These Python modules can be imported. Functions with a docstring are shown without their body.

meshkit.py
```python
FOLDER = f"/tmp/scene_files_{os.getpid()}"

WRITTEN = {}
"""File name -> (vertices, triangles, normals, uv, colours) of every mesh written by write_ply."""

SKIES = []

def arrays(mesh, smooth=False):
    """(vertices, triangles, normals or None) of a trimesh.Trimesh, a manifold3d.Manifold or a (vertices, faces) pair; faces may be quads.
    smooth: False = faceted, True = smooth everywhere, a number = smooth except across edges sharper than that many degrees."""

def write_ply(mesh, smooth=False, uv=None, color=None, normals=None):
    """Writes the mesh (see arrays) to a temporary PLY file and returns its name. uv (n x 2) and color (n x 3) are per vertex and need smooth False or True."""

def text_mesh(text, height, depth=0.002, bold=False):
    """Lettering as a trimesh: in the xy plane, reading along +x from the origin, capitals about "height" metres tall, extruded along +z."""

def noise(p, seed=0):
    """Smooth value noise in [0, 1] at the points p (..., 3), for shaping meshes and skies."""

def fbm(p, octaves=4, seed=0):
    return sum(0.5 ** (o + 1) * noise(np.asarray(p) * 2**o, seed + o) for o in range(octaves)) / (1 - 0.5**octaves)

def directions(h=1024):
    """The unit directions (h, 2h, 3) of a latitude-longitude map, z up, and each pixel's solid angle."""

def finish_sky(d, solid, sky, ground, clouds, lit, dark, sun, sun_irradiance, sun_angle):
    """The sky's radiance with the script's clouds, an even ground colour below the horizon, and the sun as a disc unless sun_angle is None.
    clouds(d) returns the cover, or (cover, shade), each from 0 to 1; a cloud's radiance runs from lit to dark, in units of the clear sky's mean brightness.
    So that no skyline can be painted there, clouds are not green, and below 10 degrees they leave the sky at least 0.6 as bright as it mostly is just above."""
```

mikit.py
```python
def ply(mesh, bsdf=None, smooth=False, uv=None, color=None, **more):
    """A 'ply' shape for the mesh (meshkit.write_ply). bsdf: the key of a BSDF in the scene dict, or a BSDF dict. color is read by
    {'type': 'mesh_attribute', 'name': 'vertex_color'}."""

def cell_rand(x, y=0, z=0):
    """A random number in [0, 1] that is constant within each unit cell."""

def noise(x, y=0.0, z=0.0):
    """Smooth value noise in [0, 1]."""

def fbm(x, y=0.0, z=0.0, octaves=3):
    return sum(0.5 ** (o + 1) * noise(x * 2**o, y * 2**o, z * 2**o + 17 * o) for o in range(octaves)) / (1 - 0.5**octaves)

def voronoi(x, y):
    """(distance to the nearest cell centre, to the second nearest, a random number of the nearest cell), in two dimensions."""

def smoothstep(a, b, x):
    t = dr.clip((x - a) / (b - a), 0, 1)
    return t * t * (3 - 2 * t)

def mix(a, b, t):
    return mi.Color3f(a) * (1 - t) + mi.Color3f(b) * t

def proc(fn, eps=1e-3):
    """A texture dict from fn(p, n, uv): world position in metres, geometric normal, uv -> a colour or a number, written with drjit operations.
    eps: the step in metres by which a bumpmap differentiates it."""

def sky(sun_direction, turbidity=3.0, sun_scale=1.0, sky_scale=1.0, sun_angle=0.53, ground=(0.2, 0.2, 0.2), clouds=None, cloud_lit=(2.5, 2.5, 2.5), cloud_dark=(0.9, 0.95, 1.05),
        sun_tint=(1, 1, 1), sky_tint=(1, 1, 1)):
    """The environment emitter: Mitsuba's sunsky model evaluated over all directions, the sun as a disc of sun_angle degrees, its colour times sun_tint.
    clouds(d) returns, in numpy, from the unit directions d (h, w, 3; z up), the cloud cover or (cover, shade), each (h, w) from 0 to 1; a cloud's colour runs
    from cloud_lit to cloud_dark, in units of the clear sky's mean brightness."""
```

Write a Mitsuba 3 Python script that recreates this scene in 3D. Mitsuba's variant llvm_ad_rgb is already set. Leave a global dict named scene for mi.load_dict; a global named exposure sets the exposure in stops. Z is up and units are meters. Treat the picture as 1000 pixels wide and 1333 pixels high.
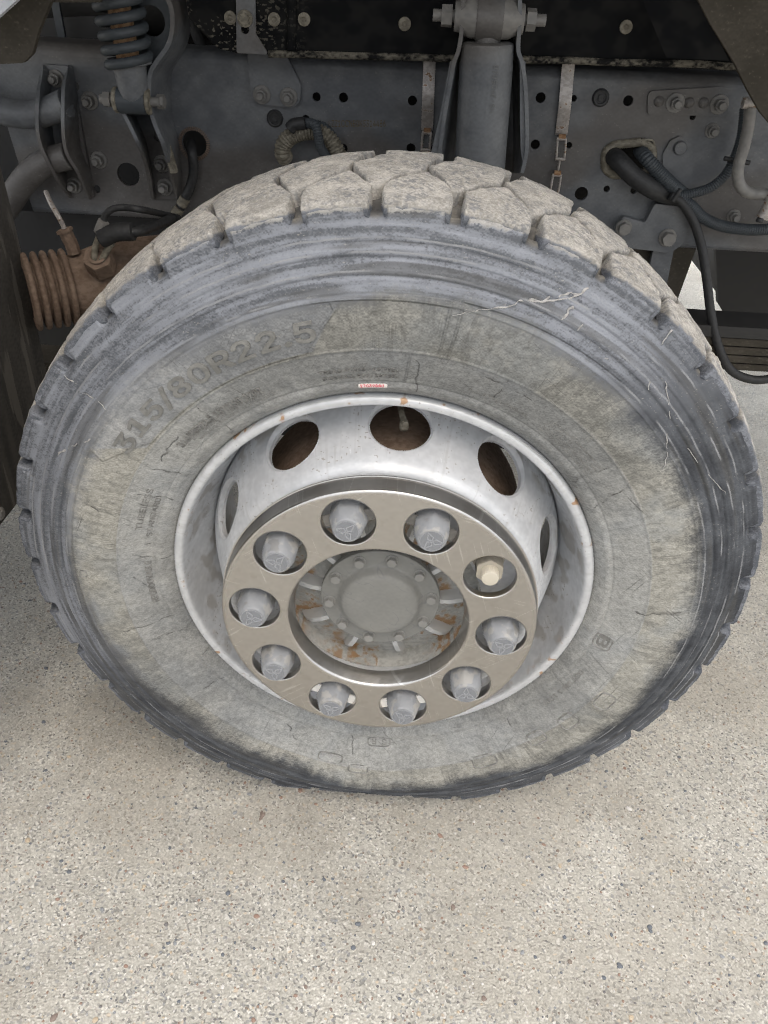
import math, random
import numpy as np, trimesh, manifold3d as m3, shapely
import shapely.geometry as sg
import drjit as dr
import mitsuba as mi
import mikit, meshkit
from mikit import proc, noise, fbm, voronoi, cell_rand, smoothstep, mix
T = mi.ScalarTransform4f
scene, labels = {}, {}
HC = 0.490            # height of the wheel centre above the ground
PI = math.pi

# ---------------------------------------------------------------- camera, sky, exposure
scene['camera'] = {'type': 'perspective', 'fov': 49.922, 'fov_axis': 'x', 'near_clip': 0.05, 'far_clip': 500.0,
                   'to_world': T().look_at(origin=[0.0271, -1.0347, 1.2488], target=[0.0016, -0.2146, 0.6771], up=[-0.0642, 0.5693, 0.8196])}
def overcast(d):                                   # an even overcast, brighter overhead than at the horizon
    return np.ones(d.shape[:2]), 1 - (1 + 2 * np.clip(d[..., 2], 0, 1)) / 3
scene['sky'] = mikit.sky([0.15, -0.50, 0.85], turbidity=3, sun_scale=0.14, sun_angle=40, clouds=overcast,
                         cloud_lit=(2.75, 2.83, 2.97), cloud_dark=(1.2, 1.22, 1.27), ground=(0.3, 0.29, 0.27))
exposure = 2.84

# ---------------------------------------------------------------- materials
def P2(d): return {'type': 'twosided', 'bsdf': d}
def pr(col, rough=0.5, metallic=0.0, spec=0.5, bump=None, bscale=1.0, **k):
    b = {'type': 'principled', 'base_color': {'type': 'rgb', 'value': list(col)} if isinstance(col, (tuple, list)) else col,
         'roughness': rough, 'metallic': metallic, 'specular': spec, **k}
    if bump is not None:
        b = {'type': 'bumpmap', 'arbitrary': bump, 'scale': bscale, 'bsdf': b}
    return P2(b)
def wheel_rt(p):
    x, z = p.x, p.z - HC
    return dr.sqrt(x * x + z * z), dr.atan2(x, z)
def segment_d(s, r, a, b):
    ax, ay, bx, by = a[0], a[1], b[0], b[1]
    dx, dy = bx - ax, by - ay
    t = dr.clip(((s - ax) * dx + (r - ay) * dy) / (dx * dx + dy * dy), 0, 1)
    return dr.sqrt(dr.square(s - ax - t * dx) + dr.square(r - ay - t * dy))

def tyre_color(p, n, uv):
    r, a = wheel_rt(p)
    s = a * 0.4
    big = fbm(p.x * 9, p.y * 9, p.z * 9, 3)
    mid = fbm(p.x * 38 + 5, p.y * 38, p.z * 38, 3)
    fine = 0.5 * fbm(p.x * 190, p.y * 190, p.z * 190, 2) + 0.5 * noise(p.x * 560, p.y * 560, p.z * 560)
    speck = noise(p.x * 520, p.y * 520, p.z * 520)
    streak = fbm(a * 85, r * 26, 3.1, 3)              # streaks running across the wall
    ringy = fbm(a * 4.0, r * 170, 8.0, 3)             # streaks running round the wall
    brush = fbm(a * 28 + 9, r * 20, 1.7, 3)
    edge = 0.430 + (noise(a * 0.9 + 21.21, 3.3, 1.0) - 0.78) * 0.055 + (brush - 0.5) * 0.024 + (big - 0.5) * 0.040 + (fine - 0.5) * 0.012
    outer = smoothstep(edge - 0.020, edge + 0.014, r)
    inner_c = mix((0.180, 0.180, 0.167), (0.275, 0.273, 0.254), smoothstep(0.22, 0.78, big * 0.25 + mid * 0.35 + fine * 0.40))
    inner_c = mix(inner_c, (0.205, 0.218, 0.226), smoothstep(0.46, 0.66, fbm(p.x * 14 + 40, p.y * 14, p.z * 14, 3)) * 0.55)
    hairs = fbm(a * 170, r * 20, 3.1, 3)
    inner_c = mix(inner_c, (0.105, 0.104, 0.098), smoothstep(0.55, 0.72, hairs) * smoothstep(0.48, 0.66, fbm(a * 10, r * 24, 6.0, 2)) * 0.45)
    inner_c = mix(inner_c, (0.36, 0.355, 0.325), smoothstep(0.57, 0.74, fbm(p.x * 75 + 11, p.y * 75, p.z * 75 + 3, 3)) * 0.28)
    inner_c = mix(inner_c, (0.110, 0.109, 0.103), smoothstep(0.58, 0.76, fbm(a * 60 + 23, r * 45, 9.0, 3)) * 0.34)
    bead = smoothstep(0.3705, 0.3690, r)                   # smoother band next to the rim
    inner_c = mix(inner_c, mix((0.205, 0.207, 0.203), (0.275, 0.277, 0.270), mid * 0.5 + fine * 0.5), bead * 0.55)
    inner_c = mix(inner_c, inner_c * mi.Color3f(1.0, 0.98, 0.945), 1 - bead)
    pa = dr.abs(a + math.radians(34.0)) - (math.radians(22.5) - (r - 0.398) * -9.5 * 0.0 + (r - 0.398) * 1.9)
    panel = smoothstep(0.004, -0.004, pa) * smoothstep(0.3735, 0.3750, r)   # the size marking's own panel
    inner_c = mix(inner_c, mix((0.185, 0.192, 0.202), (0.255, 0.263, 0.272), mid * 0.6 + fine * 0.4), panel * 0.65)
    pale = smoothstep(0.20, 0.66, fbm(a * 1.1 + 44.39, r * 5, 5.0, 2) + (mid - 0.5) * 0.3)   # slow noise, offset so the wall turns paler at both sides
    inner_c = mix(inner_c * mi.Color3f(0.76, 0.77, 0.79), inner_c * 1.20, pale)
    outer_c = mix((0.034, 0.037, 0.043), (0.078, 0.084, 0.094), smoothstep(0.30, 0.72, mid * 0.5 + ringy * 0.5))
    speck_density = fbm(p.x * 2.4 + 36.61, (p.z - HC) * 2.4 + 0.84, 5.0, 2)             # slow noise, offset so pale specks run densest at upper left
    outer_c = mix(outer_c, (0.225, 0.238, 0.266), smoothstep(0.68, 0.36, fine * 0.40 + ringy * 0.40 + mid * 0.20) * smoothstep(0.38, 0.76, speck_density + (mid - 0.5) * 0.2))
    outer_c = mix(outer_c, (0.062, 0.061, 0.058), smoothstep(0.56, 0.70, fbm(a * 3, r * 95 + 30, 2.0, 3)) * 0.5)
    for rr_ in (0.4375, 0.4600, 0.4790, 0.4925):            # dust rubbed on to the ribs' crests
        rw = r + (brush - 0.5) * 0.003
        outer_c = mix(outer_c, (0.24, 0.245, 0.255), smoothstep(0.0016, 0.0004, dr.abs(rw - rr_)) * smoothstep(0.40, 0.62, fbm(a * 14, rr_ * 90, 3.0, 3)) * 0.7)
    c = mix(inner_c, outer_c, outer)
    lim = 0.5185 + (mid - 0.5) * 0.012 + (brush - 0.5) * 0.010 + (fine - 0.5) * 0.007
    c = mix(c, mix((0.25, 0.245, 0.23), (0.38, 0.368, 0.345), fine), smoothstep(lim - 0.002, lim + 0.002, r) * 0.85)
    groove = smoothstep(-0.123, -0.114, p.y) * smoothstep(0.123, 0.114, p.y) * smoothstep(0.50, 0.506, r)   # the tread's floor is packed with dirt
    c = mix(c, mix((0.07, 0.069, 0.068), (0.20, 0.19, 0.172), smoothstep(0.35, 0.65, mid)), groove * 0.9)
    c = c * (0.62 + 0.76 * fine)
    # straight hairline scuffs at a few angles
    for ca, sa, off in ((0.94, 0.34, 0.0), (0.42, 0.91, 5.0), (-0.77, 0.64, 11.0)):
        u_, w_ = p.x * ca + p.z * sa, p.z * ca - p.x * sa
        ln = noise(u_ * 11 + off, w_ * 900, off)
        c = mix(c, (0.075, 0.073, 0.069), smoothstep(0.90, 0.97, ln) * smoothstep(0.55, 0.68, noise(u_ * 24, w_ * 40, off + 2)) * (1 - outer) * 0.65)
    # old cracks in the rubber
    cd = crack_d(p, r, a)
    c = mix(c, (0.055, 0.054, 0.052), smoothstep(0.0013, 0.0003, cd) * smoothstep(0.25, 0.55, noise(a * 60, r * 120, 2.0)) * 0.7)
    # clinging dust specks
    c = mix(c, (0.34, 0.32, 0.28), smoothstep(0.80, 0.92, speck) * smoothstep(0.40, 0.70, mid) * 0.45)
    return c
CRACKS = [(P_, Q_) for P_, Q_ in zip([(-83.48, 0.3522), (-68.37, 0.3616), (-65.95, 0.3567), (-80.29, 0.3352), (-104.22, 0.4016), (-109.10, 0.3537), (-89.58, 0.3519), (-39.73, 0.3637), (-58.54, 0.3597), (-55.39, 0.3503), (4.83, 0.3613), (17.71, 0.3597), (50.15, 0.3457), (60.37, 0.3047), (51.22, 0.3051), (-154.73, 0.3301), (-128.68, 0.3511), (-173.66, 0.3156), (90.05, 0.3584), (139.94, 0.3248), (21.49, 0.3323), (-72.04, 0.4063)],
                                  [(-85.69, 0.3019), (-68.90, 0.3087), (-65.73, 0.3092), (-80.41, 0.3094), (-104.58, 0.3151), (-109.99, 0.3073), (-94.50, 0.3305), (-39.59, 0.3085), (-57.11, 0.3097), (-48.01, 0.3530), (5.77, 0.3108), (27.68, 0.3570), (50.10, 0.3570), (55.86, 0.3592), (50.34, 0.3162), (-158.64, 0.3474), (-130.56, 0.3134), (-174.21, 0.3491), (88.48, 0.4159), (140.13, 0.3453), (21.98, 0.3721), (-72.95, 0.3756)])]
def crack_d(p, r, a):
    s, d = a * 0.4, mi.Float(9.0)
    w = (noise(p.x * 140, p.z * 140, 2.0) - 0.5) * 0.005
    for (a0, r0), (a1, r1) in CRACKS:
        d = dr.minimum(d, segment_d(s + w, r + w, (math.radians(a0) * 0.4, r0), (math.radians(a1) * 0.4, r1)))
    return d
RIDGES = [((-52.0, .3735), (-15.5, .3735)), ((-15.5, .3735), (-9.0, .4200)), ((-52.0, .3735), (-61.0, .4120)), ((-61.0, .4120), (-60.0, .432)),
          ((-9.0, .4200), (-9.5, .4315)), ((8.4, .3690), (8.4, .4400)), ((10.1, .3690), (10.1, .4400)), ((10.1, .4400), (37.0, .4400)),
          ((-81.5, .3690), (-80.5, .430)), ((-84.0, .3690), (-83.0, .430)), ((100.0, .369), (99.5, .43)), ((178.5, .369), (178.5, .41)),
          ((-170.0, .369), (-171.0, .41)), ((3.0, .325), (3.4, .366)), ((-12.0, .4318), (8.4, .4318)), ((8.4, .369), (-14.0, .369))]
def arc_or_seg(a, r, A, B):
    (a0, r0), (a1, r1) = A, B
    s = a * 0.4
    return segment_d(s, r, (math.radians(a0) * 0.4, r0), (math.radians(a1) * 0.4, r1))
def tyre_bump(p, n, uv):
    r, a = wheel_rt(p)
    d = mi.Float(9.0)
    for A_, B_ in RIDGES:
        d = dr.minimum(d, arc_or_seg(a, r, A_, B_))
    lines = smoothstep(0.0024, 0.0004, d) * 0.0018
    pull = fbm(a * 110, r * 16, 3.0, 2) * smoothstep(0.45, 0.6, fbm(a * 7, r * 14, 1.0, 2)) * 0.0009
    grain = fbm(p.x * 260, p.y * 260, p.z * 260, 3) * 0.0008
    soft = fbm(p.x * 42, p.y * 42, p.z * 42, 2) * 0.0010
    ring = fbm(a * 2, r * 210, 8.0, 2) * smoothstep(0.43, 0.445, r) * 0.0008
    lines = lines - smoothstep(0.0018, 0.0002, crack_d(p, r, a)) * 0.0012
    return lines + pull + grain + soft + ring
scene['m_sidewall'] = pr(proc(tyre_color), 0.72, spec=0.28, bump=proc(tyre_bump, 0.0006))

def tread_color(p, n, uv):
    r, a = wheel_rt(p)
    mid = fbm(p.x * 45, p.y * 45, p.z * 45, 3)
    fine = 0.5 * fbm(p.x * 240, p.y * 240, p.z * 240, 2) + 0.5 * noise(p.x * 620, p.y * 620, p.z * 620)
    scr = fbm(a * 130 + p.y * 60, p.y * 300 + a * 14, 2.0, 3)
    dark = mix((0.075, 0.082, 0.096), (0.165, 0.174, 0.194), smoothstep(0.35, 0.7, mid * 0.6 + fine * 0.4))
    dust = mix((0.235, 0.224, 0.205), (0.385, 0.367, 0.337), smoothstep(0.3, 0.7, mid * 0.5 + fine * 0.5))
    dust = mix(dust, (0.155, 0.158, 0.165), smoothstep(0.42, 0.66, fbm(p.x * 330, p.y * 330, p.z * 330, 2) * 0.5 + scr * 0.5) * smoothstep(0.32, 0.60, fbm(p.x * 48, p.y * 48, p.z * 48, 3)) * 0.8)
    lim = 0.5215 + (mid - 0.5) * 0.010 + (fine - 0.5) * 0.007
    rr = r + dr.maximum(p.y + 0.114, 0) * 0.3          # caked dust starts at the shoulder edge of each block
    c = mix(dark, dust, smoothstep(lim - 0.002, lim + 0.002, rr))
    return c * (0.80 + 0.40 * fine)
def tread_bump(p, n, uv):
    r, a = wheel_rt(p)
    return fbm(p.x * 210, p.y * 210, p.z * 210, 3) * 0.0007 + fbm(a * 80, p.y * 200, 3.0, 2) * 0.0005 + fbm(p.x * 60, p.y * 60, p.z * 60, 2) * 0.0012
scene['m_tread'] = pr(proc(tread_color), 0.78, spec=0.3, bump=proc(tread_bump, 0.0006))

def letter_color(p, n, uv):
    f = fbm(p.x * 160, p.y * 160, p.z * 160, 3)
    g = fbm(p.x * 30, p.y * 30, p.z * 30, 2)
    return mix((0.130, 0.129, 0.121), (0.190, 0.188, 0.178), smoothstep(0.3, 0.7, 0.6 * f + 0.4 * g))
scene['m_letter'] = pr(proc(letter_color), 0.65, spec=0.4)
def letter2_color(p, n, uv):
    f = fbm(p.x * 160, p.y * 160, p.z * 160, 3)
    return mix((0.135, 0.133, 0.126), (0.225, 0.222, 0.212), smoothstep(0.3, 0.7, f))
scene['m_small_letter'] = pr(proc(letter2_color), 0.65, spec=0.4)

def rim_color(p, n, uv):
    r, a = wheel_rt(p)
    f = fbm(p.x * 120, p.y * 120, p.z * 120, 3)
    g = fbm(p.x * 26, p.y * 26, p.z * 26, 3)
    c = mix((0.465, 0.477, 0.492), (0.56, 0.572, 0.588), smoothstep(0.3, 0.7, g * 0.5 + f * 0.5))
    streak = fbm(a * 60, p.y * 9, 2.2, 3)
    c = mix(c, (0.33, 0.325, 0.31), smoothstep(0.54, 0.74, streak) * smoothstep(0.44, 0.62, g) * 0.25)
    for ca, sa, off in ((0.9, 0.43, 1.0), (-0.5, 0.87, 6.0)):
        u_, w_ = p.x * ca + p.z * sa, p.z * ca - p.x * sa
        c = mix(c, (0.76, 0.78, 0.81), smoothstep(0.90, 0.97, noise(u_ * 14 + off, w_ * 700, p.y * 30)) * smoothstep(0.5, 0.64, g) * 0.6)
    pit = smoothstep(0.80, 0.86, noise(p.x * 330, p.y * 330, p.z * 330)) * smoothstep(0.48, 0.62, g)
    c = mix(c, (0.25, 0.22, 0.19), pit * 0.6)
    rust = smoothstep(0.69, 0.76, fbm(p.x * 60 + 7, p.y * 60, p.z * 60, 3)) * smoothstep(0.281, 0.288, r)
    c = mix(c, (0.36, 0.20, 0.09), rust * 0.85)
    grime = smoothstep(0.52, 0.66, fbm(p.x * 35, p.y * 35, p.z * 35 + 4, 3)) * smoothstep(0.250, 0.256, r) * smoothstep(0.287, 0.281, r)
    return mix(c, (0.29, 0.27, 0.24), grime * 0.55)
def rim_bump(p, n, uv):
    return fbm(p.x * 150, p.y * 150, p.z * 150, 2) * 0.00022 + fbm(p.x * 30, p.y * 30, p.z * 30, 2) * 0.0006
scene['m_rim'] = pr(proc(rim_color), 0.42, spec=0.45, metallic=0.25, bump=proc(rim_bump, 0.0008))

def ring_rough(p, n, uv):
    g = fbm(p.x * 40, p.y * 40, p.z * 40, 3)
    s = fbm((p.x * 0.8 + p.z * 0.6) * 40, (p.z * 0.8 - p.x * 0.6) * 420, 1.0, 3)
    return 0.14 + 0.08 * g + 0.14 * s
def ring_color(p, n, uv):
    g = fbm(p.x * 22, p.y * 22, p.z * 22, 3)
    f = fbm(p.x * 170, p.y * 170, p.z * 170, 3)
    c = mix((0.450, 0.430, 0.406), (0.540, 0.520, 0.495), g * 0.4 + f * 0.6)
    for ca, sa, off in ((0.80, 0.60, 0.0), (0.97, -0.24, 5.0), (-0.30, 0.95, 9.0)):
        u_, w_ = p.x * ca + p.z * sa, p.z * ca - p.x * sa
        c = mix(c, (0.68, 0.67, 0.65), smoothstep(0.88, 0.96, noise(u_ * 18 + off, w_ * 800, off)) * smoothstep(0.48, 0.66, noise(u_ * 26, w_ * 40, off + 3)) * 0.7)
    return mix(c, (0.40, 0.375, 0.34), smoothstep(0.60, 0.76, fbm(p.x * 90 + 9, p.y * 90, p.z * 90, 3)) * 0.3)
def ring_bump(p, n, uv):
    s = fbm((p.x * 0.8 + p.z * 0.6) * 60, (p.z * 0.8 - p.x * 0.6) * 500, 1.0, 2)
    return s * 0.00008 + fbm(p.x * 45, p.y * 45, p.z * 45, 2) * 0.0003
scene['m_steel'] = P2({'type': 'bumpmap', 'arbitrary': proc(ring_bump, 0.0006), 'scale': 1.0,
                       'bsdf': {'type': 'principled', 'base_color': proc(ring_color), 'metallic': 1.0, 'roughness': proc(ring_rough), 'specular': 0.5}})
def cap_color(p, n, uv):
    g = fbm(p.x * 45, p.y * 45, p.z * 45, 2); f = fbm(p.x * 380, p.y * 380, p.z * 380, 2)
    c = mix((0.205, 0.213, 0.226), (0.258, 0.266, 0.278), g * 0.55 + f * 0.45)
    c = mix(c, (0.36, 0.345, 0.315), smoothstep(0.54, 0.66, fbm(p.x * 75 + 4, p.y * 75, p.z * 75, 3)) * 0.55)      # dried splashes
    return mix(c, (0.165, 0.16, 0.15), smoothstep(0.58, 0.70, fbm(p.x * 60 + 19, p.y * 60, p.z * 60 + 5, 3)) * 0.5)
scene['m_cap'] = pr(proc(cap_color), 0.45, spec=0.45)
scene['m_cap_face'] = pr((0.180, 0.188, 0.202), 0.45)
scene['m_cap_line'] = pr((0.265, 0.274, 0.29), 0.4)
def nut_color(p, n, uv):
    g = fbm(p.x * 90, p.y * 90, p.z * 90, 3)
    return mix((0.30, 0.27, 0.22), (0.43, 0.40, 0.335), g)
scene['m_stud'] = pr((0.50, 0.46, 0.38), 0.5)
scene['m_nut'] = pr(proc(nut_color), 0.55, spec=0.4)
def hub_color(p, n, uv):
    r, a = wheel_rt(p)
    g = fbm(p.x * 40, p.y * 40, p.z * 40, 3); f = fbm(p.x * 220, p.y * 220, p.z * 220, 3)
    c = mix((0.29, 0.29, 0.272), (0.43, 0.43, 0.41), smoothstep(0.3, 0.7, g * 0.5 + f * 0.5))
    k = a * 10 / (2 * PI) - 21.0 / 36
    u = dr.abs(k - dr.floor(k) - 0.5) * 2                 # 1 at the middle of a rib, 0 half way between two
    wash = smoothstep(0.25, 0.75, u)                      # rust has run out along the foot of each rib
    patch = smoothstep(0.47, 0.66, 0.50 * fbm(p.x * 110 + 3, p.y * 110, p.z * 110, 3) + 0.36 * f + 0.14 * wash + 0.045)
    blot = smoothstep(0.38, 0.56, fbm(a * 2.6 + 1.3, r * 26, 4.0, 2))
    c = mix(c, mix((0.36, 0.22, 0.10), (0.22, 0.12, 0.055), f), patch * blot * smoothstep(0.97, 0.86, u) * 0.9)
    return c
scene['m_rib'] = pr((0.44, 0.445, 0.44), 0.5, spec=0.4)
scene['m_hub'] = pr(proc(hub_color), 0.6, spec=0.35)
def cover_color(p, n, uv):
    g = fbm(p.x * 34, p.y * 34, p.z * 34, 3); f = fbm(p.x * 300, p.y * 300, p.z * 300, 3)
    s = dr.abs(fbm(p.x * 30 - p.z * 22, p.z * 60 + p.x * 40, 9.0, 2) - 0.5)
    c = mix((0.145, 0.146, 0.138), (0.205, 0.204, 0.192), g * 0.5 + f * 0.5)
    return mix(c, (0.13, 0.132, 0.135), smoothstep(0.03, 0.005, s) * smoothstep(0.5, 0.6, g) * 0.6)
def cover_bump(p, n, uv): return fbm(p.x * 260, p.y * 260, p.z * 260, 3) * 0.0003
scene['m_cover_bolt'] = pr((0.20, 0.198, 0.188), 0.5)
scene['m_cover'] = pr(proc(cover_color), 0.55, spec=0.4, bump=proc(cover_bump, 0.0006))

def frame_color(p, n, uv):
    g = fbm(p.x * 7, p.y * 7, p.z * 7, 3); m = fbm(p.x * 36, p.y * 36, p.z * 36, 3); f = fbm(p.x * 260, p.y * 260, p.z * 260, 2)
    c = mix((0.070, 0.075, 0.083), (0.122, 0.127, 0.132), smoothstep(0.3, 0.7, g * 0.5 + m * 0.5))
    c = mix(c, (0.072, 0.057, 0.043), smoothstep(0.50, 0.68, fbm(p.x * 5 + 31, p.y * 5, p.z * 7, 3)) * 0.55)
    c = mix(c, (0.16, 0.15, 0.135), smoothstep(0.84, 0.93, noise(p.x * 300, p.y * 300, p.z * 300)) * smoothstep(0.42, 0.62, m) * 0.55)
    return c * (0.85 + 0.3 * f)
def frame_bump(p, n, uv): return fbm(p.x * 300, p.y * 300, p.z * 300, 2) * 0.0003 + fbm(p.x * 14, p.y * 14, p.z * 14, 2) * 0.0015
scene['m_frame'] = pr(proc(frame_color), 0.5, spec=0.5, bump=proc(frame_bump, 0.001))
def bolt_color(p, n, uv):
    g = fbm(p.x * 120, p.y * 120, p.z * 120, 3)
    return mix((0.11, 0.107, 0.102), (0.20, 0.19, 0.175), g)
scene['m_bolt'] = pr(proc(bolt_color), 0.5, spec=0.5)
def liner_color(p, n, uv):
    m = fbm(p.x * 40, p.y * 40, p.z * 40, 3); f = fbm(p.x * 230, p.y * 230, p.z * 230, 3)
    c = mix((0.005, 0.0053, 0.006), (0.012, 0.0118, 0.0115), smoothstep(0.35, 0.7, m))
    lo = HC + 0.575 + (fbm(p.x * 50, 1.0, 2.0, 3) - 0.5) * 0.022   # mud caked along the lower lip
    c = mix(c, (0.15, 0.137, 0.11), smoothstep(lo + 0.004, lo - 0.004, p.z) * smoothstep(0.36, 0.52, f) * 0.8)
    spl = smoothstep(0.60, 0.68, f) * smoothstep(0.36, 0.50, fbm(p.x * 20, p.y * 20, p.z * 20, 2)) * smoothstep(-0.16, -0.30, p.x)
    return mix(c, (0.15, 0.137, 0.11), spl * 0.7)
def edge_color(p, n, uv):
    f = 0.5 * fbm(p.x * 230, p.y * 230, p.z * 230, 3) + 0.5 * fbm(p.x * 40, p.y * 40, p.z * 40, 2)
    return mix((0.008, 0.008, 0.008), (0.15, 0.137, 0.11), smoothstep(0.36, 0.66, f))
scene['m_liner_edge'] = pr(proc(edge_color), 0.85, spec=0.15)
scene['m_liner'] = pr(proc(liner_color), 0.8, spec=0.12)
def mud_color(p, n, uv):
    m = fbm(p.x * 20, p.y * 20, p.z * 20, 3); f = fbm(p.x * 240, p.y * 240, p.z * 240, 3)
    c = mix((0.040, 0.035, 0.027), (0.062, 0.054, 0.043), smoothstep(0.3, 0.7, m * 0.6 + f * 0.4))
    return mix(c, (0.10, 0.088, 0.07), smoothstep(0.66, 0.76, f) * 0.6)
def mud_bump(p, n, uv): return fbm(p.x * 200, p.y * 200, p.z * 200, 3) * 0.0014
scene['m_mud'] = pr(proc(mud_color), 0.85, spec=0.2, bump=proc(mud_bump, 0.001))
def brown_color(p, n, uv):
    m = fbm(p.x * 30, p.y * 30, p.z * 30, 3); f = fbm(p.x * 200, p.y * 200, p.z * 200, 3)
    return mix((0.115, 0.078, 0.056), (0.185, 0.135, 0.102), smoothstep(0.3, 0.7, m * 0.5 + f * 0.5))
scene['m_brown'] = pr(proc(brown_color), 0.8, spec=0.2)
def flap_color(p, n, uv):
    m = fbm(p.y * 60, p.z * 7, p.x * 7, 3); f = fbm(p.x * 240, p.y * 240, p.z * 240, 3)
    c = mix((0.036, 0.034, 0.031), (0.060, 0.055, 0.049), smoothstep(0.3, 0.7, m * 0.6 + f * 0.4))
    return mix(c, (0.13, 0.12, 0.105), smoothstep(0.63, 0.70, fbm(p.y * 70, p.z * 8, 5.0, 3)) * 0.5)
scene['m_flap'] = pr(proc(flap_color), 0.6, spec=0.35)
def hose_color(p, n, uv):
    f = fbm(p.x * 200, p.y * 200, p.z * 200, 3)
    return mix((0.014, 0.0145, 0.016), (0.034, 0.034, 0.034), f)
scene['m_hose'] = pr(proc(hose_color), 0.55, spec=0.4)
def blue_color(p, n, uv):
    f = fbm(p.x * 150, p.y * 150, p.z * 150, 3)
    return mix((0.036, 0.042, 0.048), (0.056, 0.064, 0.070), f)
scene['m_conduit'] = pr(proc(blue_color), 0.5, spec=0.4)
def tan_color(p, n, uv):
    f = fbm(p.x * 150, p.y * 150, p.z * 150, 3)
    return mix((0.125, 0.112, 0.086), (0.21, 0.19, 0.15), smoothstep(0.35, 0.7, f))
scene['m_tan'] = pr(proc(tan_color), 0.6, spec=0.35)
def strap_color(p, n, uv):
    f = fbm(p.x * 180, p.y * 180, p.z * 180, 3); m = fbm(p.x * 60, p.y * 60, p.z * 60, 2)
    c = mix((0.27, 0.245, 0.225), (0.38, 0.355, 0.33), smoothstep(0.3, 0.7, f))
    return mix(c, (0.20, 0.12, 0.07), smoothstep(0.62, 0.70, f) * smoothstep(0.4, 0.6, m))
scene['m_strap'] = pr(proc(strap_color), 0.42, metallic=0.35)
def rust_color(p, n, uv):
    f = fbm(p.x * 170, p.y * 170, p.z * 170, 3)
    return mix((0.22, 0.12, 0.06), (0.34, 0.22, 0.13), smoothstep(0.3, 0.7, f))
scene['m_rust'] = pr(proc(rust_color), 0.75, spec=0.25)
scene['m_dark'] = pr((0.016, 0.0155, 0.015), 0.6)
scene['m_white'] = pr((0.62, 0.64, 0.68), 0.3, clearcoat=0.5)
scene['m_pale'] = pr((0.74, 0.73, 0.70), 0.45)
scene['m_red'] = pr((0.55, 0.06, 0.09), 0.5)
scene['m_paper'] = pr((0.60, 0.56, 0.53), 0.6)
scene['m_stencil'] = pr((0.095, 0.068, 0.034), 0.7)
scene['m_mark'] = pr((0.12, 0.12, 0.117), 0.6)
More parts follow.
